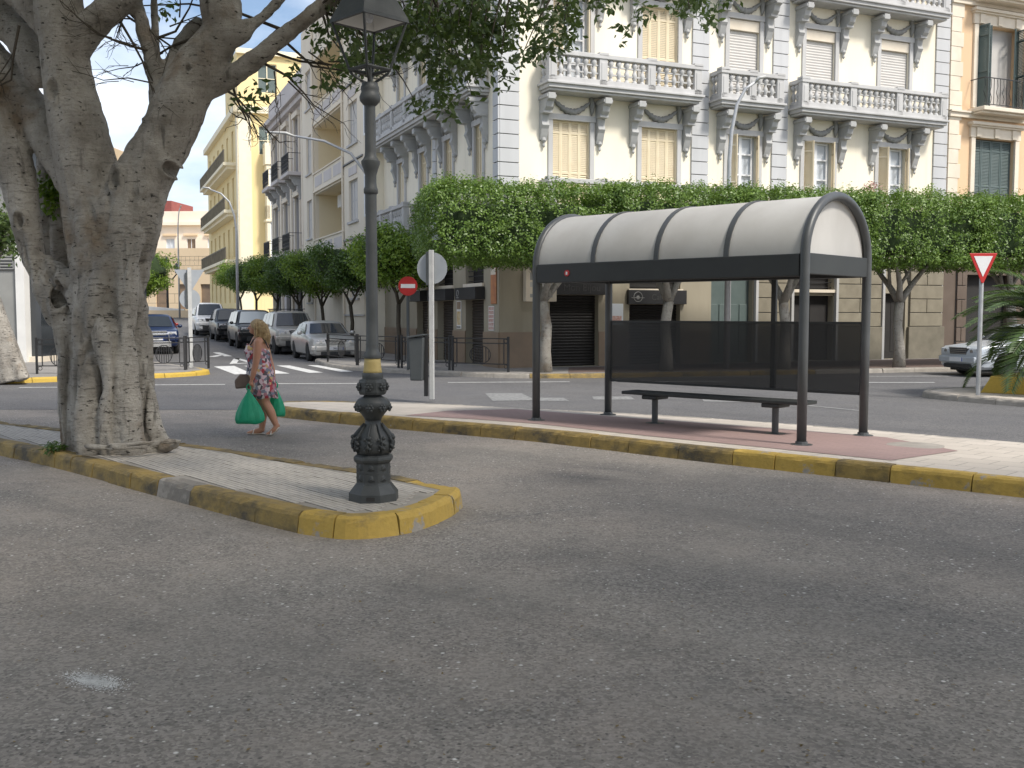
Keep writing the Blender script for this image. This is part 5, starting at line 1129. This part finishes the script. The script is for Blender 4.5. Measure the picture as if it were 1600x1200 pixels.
p = G(638, 577, FK); t = thing('no_entry_sign', 'red no entry sign with white bar on a dark post', 'traffic sign', p, face_cam(p)+R(4)); hS = W(638, 447, p.y).z-FK
post(t, hS+.2, .045, 'bin_grey'); o = MB().prism(disc(.27, 0, 0), -.065, -.05).build('plate', 'sign_red', t, (0, 0, hS)); MB().box(-.2, .2, -.07, -.064, -.055, .055).build('bar', 'sign_white', o)
p = G(299, 574, FK); t = thing('traffic_sign', 'triangular and round signs seen from their backs on one pale post', 'traffic sign', p, face_cam(p)); h1, h2_ = W(300, 437, p.y).z-FK, W(300, 467, p.y).z-FK
MB().box(-.055, .055, -.03, .03, -.01, h1+.35).build('post', 'pole_pale', t); MB().prism([(-.42, .24), (.42, .24), (0, -.46)], .035, .045).build('plate', 'sign_back', t, (0, 0, h1+.05)); MB().prism(disc(.29, 0, 0), .035, .045).build('plate', 'sign_back', t, (0, 0, h2_)); MB().box(-.12, -.055, -.02, .036, h2_-.3, h1+.2).build('bracket', 'bin_grey', t)
p = G(1528, 617, FK); t = thing('give_way_sign', 'white give way triangle with red border on a grey post at the right', 'traffic sign', p, face_cam(p)+R(20)); hS = W(1525, 418, p.y).z-FK
post(t, hS-.1, .042); o = MB().prism([(-.26, .27), (.26, .27), (.02, -.30), (-.02, -.30)], -.06, -.045).build('plate', 'sign_red', t, (0, 0, hS), bevel=.01); MB().prism([(-.175, .215), (.175, .215), (0, -.18)], -.065, -.058).build('field', 'sign_white', o)
# --- tall curved street lights
def tall_lamp(px, Y, base_z, top_py, tip_px, label):
    a = W(px, 500, Y); tip = W(tip_px, top_py, Y); h = tip.z-base_z
    t = thing('street_light', label, 'street light', (a.x, Y, base_z), 0, 'tall curved street lights'); dx_ = tip.x-a.x
    pts = [(0, 0, -.01), (0, 0, h*.5), (0, 0, h*.72), (dx_*.06, 0, h*.82), (dx_*.22, 0, h*.91), (dx_*.5, 0, h*.965), (dx_*.85, 0, h*.99)]
    MB().tube(pts, [.09, .075, .06, .055, .05, .045, .04], 8).build('pole', 'galvanised', t, smooth=True); MB().tube([(dx_*.8, 0, h*.985), (dx_*.9, 0, h), (dx_*1.12, 0, h*1.005)], [.06, .11, .07], 8, True, .5).build('luminaire', 'pole_pale', t, smooth=True)
tall_lamp(1136, 29.2, FK, 122, 1190, 'tall curved street light standing before the cream building'); q = PA(9.5, 1.3); tall_lamp(800+F*q.x/q.y, q.y, FK, 208, 432, 'tall curved street light before the loggia house')
q = PA(28, 1.3); tall_lamp(372, q.y, FK+slope(q.y), 294, 322, 'tall curved street light before the yellow building'); tall_lamp(281, 92, 1.3, 322, 283, 'straight slim light mast at the end of the street')
p = W(262, 470, 96); t = thing('lantern_post', 'old style post with two lanterns at the end of the street', 'street lamp', (p.x, 96, 1.4)); MB().lathe([(.3, 0), (.3, .5), (.12, .7), (.08, 3.2), (.05, 4.4)], 8).tube([(-.9, 0, 4.0), (-.5, 0, 3.5), (0, 0, 3.6), (.5, 0, 3.5), (.9, 0, 4.0)], .06, 6).build('post', 'iron_black', t)
for x in (-.9, .9, 0): MB().lathe([(.14, 0), (.26, .6), (.3, .62), (.05, .95)], 6, (x, 0, 4.05+(.6 if x == 0 else 0))).build('lantern', 'iron_lamp_pale', t)
# --- railings
def rail_panel(a, b_, label, group, z=FK):
    a, b_ = Vector(a), Vector(b_); L_ = (b_-a).length; t = thing('railing', label, 'railing', (a.x, a.y, z-.01), math.atan2((b_-a).y, (b_-a).x), group); H_ = .92
    for x in (0, L_):
        MB().box(x-.025, x+.025, -.025, .025, 0, H_+.04).build('post', 'iron_black', t)
    for z_ in (H_-.03, H_-.16, .2): MB().box(.025, L_-.025, -.014, .014, z_, z_+.028).build('rail', 'iron_black', t)
    for x in (.14, L_-.14): MB().box(x-.012, x+.012, -.012, .012, .228, H_-.03).build('bar', 'iron_black', t)
    for x in (.08, L_-.08): MB().tube([(x+.05*math.cos(k*.5236), 0, H_-.08+.05*math.sin(k*.5236)) for k in range(13)], .008, 5).build('ring', 'iron_black', t); MB().tube([(x+.05*math.cos(k*.5236), 0, .15+.05*math.sin(k*.5236)) for k in range(13)], .008, 5).build('ring', 'iron_black', t)
    c = L_/2; w_ = min(.34, L_*.2); m_ = MB().tube([(c+w_*math.cos(k*.2618), 0, .46+.25*math.sin(k*.2618)) for k in range(25)], .012, 5)
    for k in range(-3, 4): x = k*w_/3.6; h_ = .25*math.sqrt(max(0, 1-(x/w_)**2)); m_.box(c+x-.008, c+x+.008, -.008, .008, .46-h_, .46+h_)
    m_.build('oval_ornament', 'iron_black', t)
gl = 'black railings on the left pavement'; gr = 'black railings round the corner pavement'
rail_panel(g2(58, 584, FK), g2(128, 583.5, FK), 'black iron railing just left of the big trunk, by the building', gl); rail_panel(g2(224, 580, FK), g2(289, 578, FK), 'black iron railing in front of the blue car', gl); rail_panel(g2(291, 577.5, FK), g2(326, 575, FK), 'short black railing at the pavement tip by the sign post', gl)
rail_panel((-6.05, 33.6), (-4.75, 31.3), 'black railing in front of the silver saloon', gr); rail_panel((-4.7, 31.2), (-3.3, 29.75), 'black railing left of the no entry sign', gr); rail_panel((-3.2, 29.7), (-1.75, 28.6), 'black railing behind the litter bin', gr); rail_panel((-1.65, 28.5), (-.1, 27.55), 'black railing before the building corner', gr)
# --- yellow planter wall on the right island
p = Vector((9.95, 19.95, FK-.01)); t = thing('planter_wall', 'low yellow painted concrete wall round the palm', 'planter', p, R(-42))
MB().prism([(-.75, 0), (1.9, 0), (1.9, .36), (-.55, .34)], -.06, .06).build('wall', 'kerb_yellow_clean', t, bevel=.02); MB().prism([(-.72, 0), (-.6, 0), (-.52, .34), (-.6, .34)], .06, 1.8).build('wall', 'kerb_yellow_clean', t, bevel=.02); MB().box(-.6, 1.9, .06, 1.8, .0, .24).build('soil', 'bark_dark', t)
# manhole in the platform
p = G(1430, 692, .14); o = MB().lathe([(.33, 0), (.33, .006), (.28, .008)], 20, (0, 0, 0)).build('manhole_cover', 'kerb_grey', platform, (p.x, p.y, plz(p)-.009))
# ---------------------------------------------------------------- cars
def wheel_meshes(r_, w):
    ty = MB().lathe([(r_*.64, -w/2), (r_*.93, -w/2), (r_, -w*.32), (r_, w*.32), (r_*.93, w/2), (r_*.64, w/2)], 28).mesh('tyre', True, 50)
    rm = MB().lathe([(r_*.1, w*.36), (r_*.12, w*.40), (r_*.6, w*.28), (r_*.64, w*.46), (r_*.67, w*.47), (r_*.67, -w*.45), (r_*.1, -w*.45)], 28)
    for k in range(7): a = k*2*math.pi/7; rm.prism([(math.cos(a-.10)*r_*.1, math.sin(a-.10)*r_*.1), (math.cos(a-.1)*r_*.62, math.sin(a-.1)*r_*.62), (math.cos(a+.1)*r_*.62, math.sin(a+.1)*r_*.62), (math.cos(a+.10)*r_*.1, math.sin(a+.1)*r_*.1)], w*.3, w*.43, 'z')
    return ty, rm.mesh('rim', True, 35)
def car(name, label, loc, heading, L_, W_, H_, paintm, kind='sedan', hood=.85, belt=.92, cowl=1.25, rf=1.95, rr_=3.2, rd=3.9, wr=.31, wx=(.82, 3.5), zb_=.2, nose=.12, glass='car_glass', rack=False, plate=None, group='cars parked in the side street', grille='bars', bullbar=False, bumper=None):
    t = thing(name, label, 'car' if kind != 'van' else 'van', loc, heading, group); hw = W_/2
    st = [(0, .80, zb_+.12, hood-.20, hood-.19, .6), (nose*.5, .90, zb_+.04, hood-.10, hood-.085, .62), (nose*1.6, .96, zb_, hood-.045, hood-.02, .66), (.55, .985, zb_, hood-.01, hood+.02, .7), (cowl-.08, 1, zb_, belt-.02, belt+.015, .74), (cowl+.02, 1, zb_, belt, belt+.05, .76),
          (rf-.12, 1, zb_, belt+.01, H_-.10, .745), (rf+.12, 1, zb_, belt+.015, H_-.02, .74), ((rf+rr_)/2, 1, zb_, belt+.02, H_, .735)]
    if kind == 'sedan': st += [(rr_-.1, 1, zb_, belt+.03, H_-.03, .72), (rr_+.12, 1, zb_, belt+.035, H_-.10, .71), (rd, .995, zb_, belt+.03, belt+.07, .70), (L_-.25, .97, zb_+.02, belt, belt+.025, .66), (L_-.05, .92, zb_+.06, belt-.07, belt-.05, .62), (L_, .86, zb_+.14, belt-.16, belt-.14, .58)]
    else: st += [(rr_, 1, zb_, belt+.03, H_-.02, .73), (L_-.22, .985, zb_, belt+.03, H_-.07, .70), (L_-.06, .95, zb_+.05, belt, H_-.2, .68), (L_, .9, zb_+.1, belt-.1, belt+.1, .64)]
    def sec(s):
        d_, f, z0, zs, zt, ft = s; w = hw*f; wt = hw*ft if zt-zs > .2 else w*.86; wt = min(wt, w*.93); x = L_/2-d_
        half = [(w*.86, z0), (w*.97, z0+.07), (w, z0+(zs-z0)*.45), (w*.995, zs-.10), (w*.965, zs-.02), (w*.94, zs+.01), (w*.94+(wt-w*.94)*.5, zs+(zt-zs)*.5), (wt, zt-min(.05, (zt-zs)*.3)), (wt*.86, zt), (wt*.4, zt+.018)]
        return [(x, y, z) for y, z in half]+[(x, -y, z) for y, z in half[::-1]]
    S_ = [sec(s) for s in st]; n = len(S_[0]); m_ = MB(); m_.add([p for s in S_ for p in s], [(i*n+k, i*n+(k+1) % n, (i+1)*n+(k+1) % n, (i+1)*n+k) for i in range(len(S_)-1) for k in range(n)]+[tuple(range(n)), tuple((len(S_)-1)*n+k for k in range(n))[::-1]])
    body = m_.build('body', paintm, None)
    cut = MB()
    for d_ in wx:
        for s_ in (-1, 1): cut.tube([(L_/2-d_, s_*(hw-.24), wr), (L_/2-d_, s_*(hw+.2), wr)], wr+.055, 24)
    co_ = cut.build('cutter', None); bo = body.modifiers.new('b', 'BOOLEAN'); bo.operation = 'DIFFERENCE'; bo.object = co_; bo.solver = 'EXACT'
    me = baked(body); bpy.data.objects.remove(co_); me.polygons.foreach_set('use_smooth', [True]*len(me.polygons)); me.set_sharp_from_angle(angle=R(32)); bo_ = obj('body', me, paintm, t)
    MB().box(-L_/2+.25, L_/2-.25, -hw*.72, hw*.72, .14, zb_+.3).build('underbody', 'black_plastic', t)
    # glass: windscreen, rear window, sides
    def front_quad(sa, sb, fa, fb, inset, nm, off):
        A, B = S_[sa], S_[sb]; pt = lambda k, f: Vector(A[k]).lerp(Vector(B[k]), f); q = []
        ks = [6, 7, 8, 9, 10, 11, 12, 13] if False else None
        a0, a1 = Vector(A[5]).lerp(Vector(A[9]), .08), Vector(A[14]).lerp(Vector(A[10]), .08); b0, b1 = Vector(B[7]), Vector(B[12]); b0 = Vector((b0.x, b0.y*.96, B[8][2])); b1 = Vector((b1.x, b1.y*.96, B[8][2]))
        z_a = A[8][2]; a0.z = a1.z = z_a; nrm = Vector((off, 0, abs(off)*.8)).normalized()*.016; cols = 7; vs = []
        for f in (fa, (fa+fb)/2, fb):
            for c in range(cols):
                u = inset+(1-2*inset)*c/(cols-1); lo = a0.lerp(a1, u); hi = b0.lerp(b1, u); bow = 1-(2*u-1)**2; v = lo.lerp(hi, f)+nrm+Vector((.05*bow*(1 if off > 0 else -1), 0, .018*bow)); vs.append(v)
        return MB().add(vs, [(r*cols+c, r*cols+c+1, (r+1)*cols+c+1, (r+1)*cols+c) for r in range(2) for c in range(cols-1)]).build(nm, glass if nm == 'windscreen' else 'car_glass', t, smooth=True)
    front_quad(5, 6, .0, 1.0, .06, 'windscreen', 1)
    if kind == 'sedan': front_quad(11, 10, .06, .95, .08, 'rear_window', -1)
    def side_y(z, zt, s_):
        f = (z-belt)/(zt-belt); return s_*((hw*.94)*(1-f)+hw*.74*f+.012)
    zt = H_-.09
    if kind == 'sedan': wins = [[(cowl+.22, belt+.05), (rf+.02, zt), ((rf+rr_)/2-.04, zt+.01), ((rf+rr_)/2-.04, belt+.05)], [((rf+rr_)/2+.04, belt+.05), ((rf+rr_)/2+.04, zt+.01), (rr_-.05, zt-.03), (rr_+.22, belt+.07)]]
    elif kind == 'van': wins = [[(cowl+.2, belt+.05), (rf+.0, zt), (rf+.75, zt), (rf+.75, belt+.05)]]
    else:
        xm = rf+(L_-.3-rf)*.34; xn = rf+(L_-.3-rf)*.68; wins = [[(cowl+.22, belt+.05), (rf+.02, zt), (xm-.03, zt), (xm-.03, belt+.05)], [(xm+.03, belt+.05), (xm+.03, zt), (xn-.03, zt), (xn-.03, belt+.05)], [(xn+.04, belt+.06), (xn+.04, zt), (L_-.38, zt-.03), (L_-.24, belt+.08)]]
    for s_ in (-1, 1):
        for w_ in wins: MB().add([(L_/2-d_, side_y(z, H_-.05, s_), z) for d_, z in w_], [(0, 1, 2, 3)]).build('side_window', 'car_glass', t)
        mr = MB().ball((L_/2-cowl-.32, s_*(hw+.11), belt+.08), .1, 10, 7, (.6, 1, .75)).box(L_/2-cowl-.36, L_/2-cowl-.28, min(s_*(hw*.93), s_*(hw+.05)), max(s_*(hw*.93), s_*(hw+.05)), belt+.03, belt+.07); mr.build('wing_mirror', paintm if kind != 'van' else 'black_plastic', t, smooth=True)
        xh = L_/2; hl = MB().prism([(s_*hw*.44, hood-.235), (s_*hw*.86, hood-.22), (s_*hw*.84, hood-.08), (s_*hw*.46, hood-.105)], xh-.22, xh-.02 if nose < .2 else xh-.05, 'x').build('headlight', 'lamp_clear', t, bevel=.012); MB().lathe([(.02, 0), (.055, .004), (.06, .012)], 14, (0, 0, 0)).build('lens', 'chrome', hl, (xh-.012, s_*hw*.6, hood-.16)).rotation_euler = (0, R(90), 0)
        ty, rm = WH.setdefault((wr,), wheel_meshes(wr, .2))
        for d_ in wx:
            wh = obj('tyre', ty, 'rubber', t, (L_/2-d_, s_*(hw-.115), wr)); wh.rotation_euler = (R(-90)*s_, 0, 0); obj('rim', rm, 'rim_metal', wh)
        MB().box(L_/2-rf-.75, L_/2-rf-.6, s_*hw*1.0-.012, s_*hw*1.0+.012, belt-.14, belt-.115).build('door_handle', paintm, t)
        MB().box(-L_/2-.004, -L_/2+.1, min(s_*hw*.55, s_*hw*.86), max(s_*hw*.55, s_*hw*.86), belt-.28, belt-.12).build('tail_light', 'sign_red', t, bevel=.01)
    xg = L_/2
    g_ = MB().prism([(-hw*.38, hood-.245), (hw*.38, hood-.245), (hw*.43, hood-.075), (-hw*.43, hood-.075)], xg-.14, xg+.005, 'x').build('grille', 'black_plastic', t, bevel=.008)
    for k in range(3): MB().box(xg+.004, xg+.014, -hw*.385, hw*.385, hood-.225+k*.05, hood-.208+k*.05).build('slat', 'chrome', g_)
    MB().box(xg-.1, xg+.02, -hw*.43, hw*.43, hood-.078, hood-.055).build('trim', 'chrome', g_, bevel=.006)
    bmat = bumper or paintm; zbm = hood-.30
    MB().prism([(-hw*.98, zbm-.16), (hw*.98, zbm-.16), (hw*.98, zbm), (-hw*.98, zbm)], xg-.35, xg-.02, 'x').prism([(-hw*.82, zbm-.17), (hw*.82, zbm-.17), (hw*.82, zbm), (-hw*.82, zbm)], xg-.1, xg+.06, 'x').build('bumper', bmat, t, bevel=.035)
    MB().box(xg-.05, xg+.045, -hw*.6, hw*.6, zb_+.03, zbm-.2).build('lower_grille', 'black_plastic', t, bevel=.01)
    pl = MB().box(xg+.062, xg+.072, -.26, .26, zbm-.135, zbm-.025).build('number_plate', 'plate_white', t); MB().box(xg+.0725, xg+.0735, .225, .26, zbm-.133, zbm-.027).build('band', 'plate_blue', pl)
    if plate: o = obj('lettering', text_mesh(plate, .095), 'sign_black', pl, (xg+.072, -.015, zbm-.08)); o.rotation_euler = (R(90), 0, R(90))
    if rack:
        rk = MB()
        for s_ in (-1, 1): rk.box(-L_/2+.5, L_/2-rf-.1, s_*hw*.66-.02, s_*hw*.66+.02, H_+.08, H_+.11)
        for k in range(6): x = -L_/2+.6+k*.38; rk.box(x-.02, x+.02, -hw*.66, hw*.66, H_+.075, H_+.10); rk.box(x-.015, x+.015, -hw*.62, -hw*.58, H_-.03, H_+.08); rk.box(x-.015, x+.015, hw*.58, hw*.62, H_-.03, H_+.08)
        rk.build('roof_rack', 'black_plastic', t)
    if bullbar: MB().tube([(xg+.1, -.5, zb_+.05), (xg+.13, -.45, zbm+.12), (xg+.13, .45, zbm+.12), (xg+.1, .5, zb_+.05)], .03, 8).box(xg-.02, xg+.09, -.55, .55, zb_, zb_+.22).build('bull_bar', 'chrome', t, bevel=.01)
    return t
WH = {}
ST = math.atan2(-AD.y, -AD.x)
def gp(px, py): q = G(px, py); return (q.x, q.y, .004)
c1 = PA(10.6, 2.95); car('parked_car', 'silver saloon with upright chrome grille parked nearest the crossing', (c1.x, c1.y, .004), ST, 4.5, 1.74, 1.42, 'paint_silver', plate='3821')
c2 = PA(17.2, 3.05); car('parked_car', 'beige silver off-roader with roof rack behind the silver saloon', (c2.x, c2.y, .004), ST, 4.7, 1.86, 1.80, 'paint_champagne', 'suv', 1.08, 1.12, 1.3, 1.95, 3.6, 4.2, .37, (.85, 3.6), .34, rack=True)
c3 = PA(24.6, 3.6); car('parked_car', 'black off-roader with a silver sunshade behind its windscreen', (c3.x, c3.y, .004+slope(c3.y)), ST, 4.8, 1.95, 1.84, 'paint_black', 'suv', 1.1, 1.14, 1.35, 1.95, 3.8, 4.3, .38, (.9, 3.75), .32, glass='car_glass_sun')
c4 = PA(31.5, 3.9); car('parked_car', 'dark car half hidden behind the black off-roader', (c4.x, c4.y, .004+slope(c4.y)), ST, 4.5, 1.85, 1.75, 'paint_black', 'suv', 1.02, 1.08, 1.3, 1.9, 3.5, 4.1, .35, (.85, 3.5), .3)
c5 = PA(38, 4.4); car('parked_van', 'white van parked farthest up the side street', (c5.x, c5.y, .004+slope(c5.y)), ST, 4.8, 1.9, 1.95, 'paint_white_van', 'van', 1.08, 1.14, .95, 1.75, 3.9, 4.4, .33, (.85, 3.9), .28, nose=.2)
q = G(247, 554); car('parked_car', 'dark blue off-roader with chrome grille and grey bull bar beyond the left railing', (q.x-.8, q.y+1.9, .004), ST, 4.35, 1.82, 1.66, 'paint_blue', 'suv', 1.03, 1.08, 1.2, 1.8, 3.4, 3.9, .34, (.85, 3.5), .32, bullbar=True, plate='8647', group='cars parked on the left of the side street')
q = W(258, 500, 50.5); car('parked_car', 'small red car behind the blue off-roader', (q.x-.9, 52, .01+slope(52)), ST+math.pi, 4.0, 1.7, 1.5, 'paint_red', 'suv', .95, 1.0, 1.1, 1.7, 3.2, 3.6, .3, (.75, 3.2), .24, group='cars parked on the left of the side street')
q = W(75, 545, 37.5); car('parked_car', 'white car glimpsed left of the big trunk behind the railing', (q.x-1.2, 37.8, FK-.004), R(-8), 4.1, 1.7, 1.48, 'paint_white_van', 'suv', .92, .97, 1.1, 1.75, 3.2, 3.7, .3, (.75, 3.3), .24, group='cars parked on the left of the side street')
q = G(1532, 589); hd = math.atan2(-.25, -.97); car('silver_car', 'blue silver car with oval headlights driving out behind the palm', (q.x+1.75, q.y+.95, .004), hd, 4.55, 1.74, 1.40, 'paint_bluesilver', hood=.84, belt=.92, plate='', group=None)
# ---------------------------------------------------------------- the woman with two green bags
wp = G(408, 680); per_ = thing('person', 'blonde woman in a floral dress carrying green bags across the road', 'person', wp, R(4))
# local frame: she walks towards -x, y points away from the camera
mb = MB()
def cap(pts, rad, n=12, flat=1.):
    mb.tube(pts, rad, n, True, flat); mb.ball(pts[0], rad[0]*.98, 10, 8); mb.ball(pts[-1], rad[-1]*.98, 10, 8)
# legs: front leg planted (far side), rear leg pushing off (near side)
cap([(-.01, .08, .80), (-.03, .08, .62), (-.02, .08, .46), (.02, .08, .30), (.0, .08, .10)], [.105, .092, .066, .064, .042])
cap([(.0, .08, .07), (-.06, .075, .05), (-.15, .07, .028), (-.19, .07, .024)], [.042, .042, .034, .024])
cap([(.03, -.08, .80), (.055, -.08, .62), (.075, -.08, .47), (.15, -.08, .33), (.215, -.08, .17)], [.11, .095, .068, .066, .042])
cap([(.235, -.08, .14), (.20, -.08, .085), (.14, -.08, .035), (.10, -.08, .024)], [.04, .042, .034, .024])
# trunk, neck, head
cap([(.0, 0, .82), (.0, 0, .95), (-.02, 0, 1.08), (-.015, 0, 1.2), (.0, 0, 1.30)], [.17, .165, .155, .155, .12]); mb.ball((-.09, -.07, 1.18), .085, 10, 8); mb.ball((-.09, .07, 1.18), .085, 10, 8)
cap([(.01, -.15, 1.31), (.01, 0, 1.335), (.01, .15, 1.31)], [.062, .065, .062]); cap([(.0, 0, 1.33), (-.03, 0, 1.43)], [.058, .052])
mb.ball((-.045, 0, 1.51), .088, 14, 10, (1.0, .84, 1.22)); mb.ball((-.085, 0, 1.455), .05, 10, 8, (1, .9, .8)); cap([(-.125, 0, 1.525), (-.152, 0, 1.495), (-.13, 0, 1.485)], [.012, .016, .012]); mb.ball((-.128, 0, 1.452), .018, 8, 6, (.7, 1.3, .5)); mb.ball((-.03, -.076, 1.50), .02, 8, 6, (.7, .4, 1.3)); mb.ball((-.03, .076, 1.50), .02, 8, 6, (.7, .4, 1.3))
# arms: near arm hangs a little forward, far arm behind
cap([(.01, -.185, 1.30), (-.0, -.205, 1.17), (-.015, -.215, 1.03), (-.05, -.215, .90), (-.075, -.21, .80)], [.058, .056, .046, .040, .028]); cap([(.02, .185, 1.30), (.06, .205, 1.17), (.10, .215, 1.03), (.135, .215, .91), (.15, .21, .81)], [.058, .055, .045, .039, .028])
def hand(x, y, z, s_):
    cap([(x, y, z), (x-.005, y, z-.05)], [.026, .03], 10, .6)
    for k, (dx_, l_) in enumerate(((-.024, .05), (-.008, .058), (.009, .055), (.024, .044))): cap([(x-.005+dx_, y, z-.06), (x-.006+dx_, y-.012*s_, z-.06-l_*.6), (x-.005+dx_, y-.035*s_, z-.06-l_*.75), (x-.004+dx_, y-.045*s_, z-.045-l_*.4)], [.0105, .0098, .009, .008], 8)
    cap([(x-.028, y-.008*s_, z-.02), (x-.04, y-.025*s_, z-.05), (x-.03, y-.04*s_, z-.075)], [.012, .0105, .009], 8)
hand(-.08, -.21, .785, -1); hand(.155, .21, .79, 1)
me = remeshed(mb, .0085, 3, 'body'); body = obj('body', me, 'skin', per_)
for y in (-.034, .034): MB().ball((-.124, y, 1.522), .010, 8, 6, (.6, 1.2, .7)).build('eye', 'interior_dark', body)
# dress
prof = [(1.235, .165, .15, -.03), (1.17, .205, .175, -.035), (1.08, .185, .165, -.02), (1.0, .185, .165, -.005), (.92, .205, .185, .0), (.82, .225, .20, .005), (.70, .225, .20, .02), (.60, .225, .195, .035), (.53, .23, .195, .045)]
m_ = MB(); n = 40; vs = []
for i, (z, a, b_, xo) in enumerate(prof):
    for k in range(n):
        an = 2*math.pi*k/n; w_ = 1+.035*math.sin(an*7+i*.4)*(i/8)
        vs.append((xo+a*.88*w_*math.cos(an), b_*w_*math.sin(an), z+(.012*math.sin(an*5) if i == 8 else 0)+(.05*max(0, -math.cos(an)) if i == 0 else 0)))
m_.add(vs, [(i*n+k, i*n+(k+1) % n, (i+1)*n+(k+1) % n, (i+1)*n+k) for i in range(len(prof)-1) for k in range(n)])
o = m_.build('dress', 'dress_floral', per_, smooth=True); so = o.modifiers.new('t', 'SOLIDIFY'); so.thickness = .006
for y in (-.1, .1): MB().tube([(-.13, y*.8, 1.24), (-.07, y, 1.335), (.01, y*1.1, 1.385), (.09, y, 1.33), (.135, y*.8, 1.22)], .009, 6).build('strap', 'sign_black', o)
# hair to the shoulders
mb = MB(); mb.ball((-.025, 0, 1.535), .100, 14, 10, (1.02, .92, .95))
for k in range(26):
    a = R(-105)+k*R(210)/25; c, s = math.cos(a), math.sin(a); j = .5+.5*math.sin(k*5.3)
    mb.tube([(-.02+c*.055, s*.055, 1.585), (-.01+c*.092, s*.086, 1.52), (.0+c*.10, s*.092, 1.44), (.01+c*(.098+.02*j), s*.09, 1.37+.03*j), (.015+c*(.085+.02*j), s*.08, 1.31+.035*j)], [.026, .028, .028, .022, .008], 7)
me = remeshed(mb, .011, 1, 'hair'); co = np.empty(len(me.vertices)*3); me.vertices.foreach_get('co', co); co = co.reshape(-1, 3); keep = co.copy()
for i, p in enumerate(co): 
    d_ = mnoise.noise(Vector((p[0]*40, p[1]*40, p[2]*7)))*.008; keep[i] = p+np.array((p[0]+.02, p[1], 0))*d_*8
me.vertices.foreach_set('co', keep.reshape(-1)); me.update(); hr = obj('hair', me, 'hair_blonde', per_)
st_ = MB(); rs_ = random.Random(8)
for k in range(240):
    a = R(rs_.uniform(-112, 112)); c, s = math.cos(a), math.sin(a); r0 = rs_.uniform(.9, 1.12); e = rs_.uniform(-.03, .05); w_ = rs_.uniform(-.02, .02)
    st_.tube([(-.02+c*.05*r0, s*.05*r0, 1.605+rs_.uniform(-.02, .012)), (-.012+c*.112*r0, s*.102*r0, 1.54), (c*.124*r0, s*.112*r0+w_, 1.45), (.01+c*.122*r0+w_, s*.11*r0, 1.37), (.02+c*.11*r0-w_, s*.10*r0-w_, 1.30+e)], [.003, .0065, .0065, .005, .0015], 4, False)
struct(st_.build('hair_strands', 'hair_blonde', hr), 'stuff')
# sandals
for pts in ([(.03, .08, .012), (-.05, .08, .012), (-.12, .075, .012), (-.205, .07, .014)], [(.262, -.08, .125), (.215, -.08, .062), (.15, -.08, .016), (.09, -.08, .012)]):
    s_ = MB().tube(pts, [.036, .04, .046, .034], 10, True, .26).build('sandal', 'sandal', per_, smooth=True)
    q = Vector(pts[2]); MB().tube([q+Vector((.0, -.045, .005)), q+Vector((.01, -.03, .05)), q+Vector((.012, 0, .062)), q+Vector((.01, .03, .05)), q+Vector((0, .045, .005))], .012, 6, True, .5).build('strap', 'wall_white', s_)
# two carrier bags and a handbag, each a thing of its own
def bag(x, y, ztop, h, w, d_, label, rz, seed):
    t = thing('carrier_bag', label, 'bag', Vector(wp)+Vector((x, y, ztop-h)), rz, 'green carrier bags'); n = 36; m_ = MB(); vs = []; rs_ = random.Random(seed)
    pr_ = [(0, .80), (.03, .95), (.12, 1.0), (.3, .93), (.5, .72), (.68, .48), (.82, .26), (.92, .12), (1.0, .07)]
    for i, (f, g) in enumerate(pr_):
        for k in range(n):
            an = 2*math.pi*k/n; w_ = 1+.07*math.sin(an*9+seed+f*2)*(f > .1)*(1-g*.4)+.05*math.sin(an*3+seed)
            vs.append((math.cos(an)*w*g*w_*.5, math.sin(an)*d_*g*w_*.5, f*h+(.012*math.sin(an*3+seed) if i < 2 else 0)))
    m_.add(vs, [(i*n+k, i*n+(k+1) % n, (i+1)*n+(k+1) % n, (i+1)*n+k) for i in range(len(pr_)-1) for k in range(n)]+[tuple(range(n))])
    m_.build('sack', 'bag_green', t, smooth=True)
    for s_ in (-1, 1): MB().tube([(s_*.02, 0, h*.97), (s_*.028, .0, h+.035), (0, 0, h+.075)], [.012, .009, .008], 6).build('handle', 'bag_green', t)
bag(-.105, -.225, .665, .47, .40, .24, 'larger green plastic carrier bag in front of the woman', R(4), 1)
bag(.165, .225, .665, .42, .27, .22, 'smaller green plastic carrier bag behind the woman', R(4), 4)
t = thing('handbag', 'small brown handbag hanging before the woman', 'handbag', Vector(wp)+Vector((-.20, -.12, .66)), R(4)); MB().prism([(-.11, 0), (.10, .02), (.11, .17), (-.04, .21), (-.12, .12)], -.05, .05).build('body', 'bag_brown', t, bevel=.025); MB().tube([(-.05, 0, .2), (.05, -.05, .2), (.12, -.09, .10), (.09, 0, .15)], .008, 5).build('strap', 'bag_brown', t)
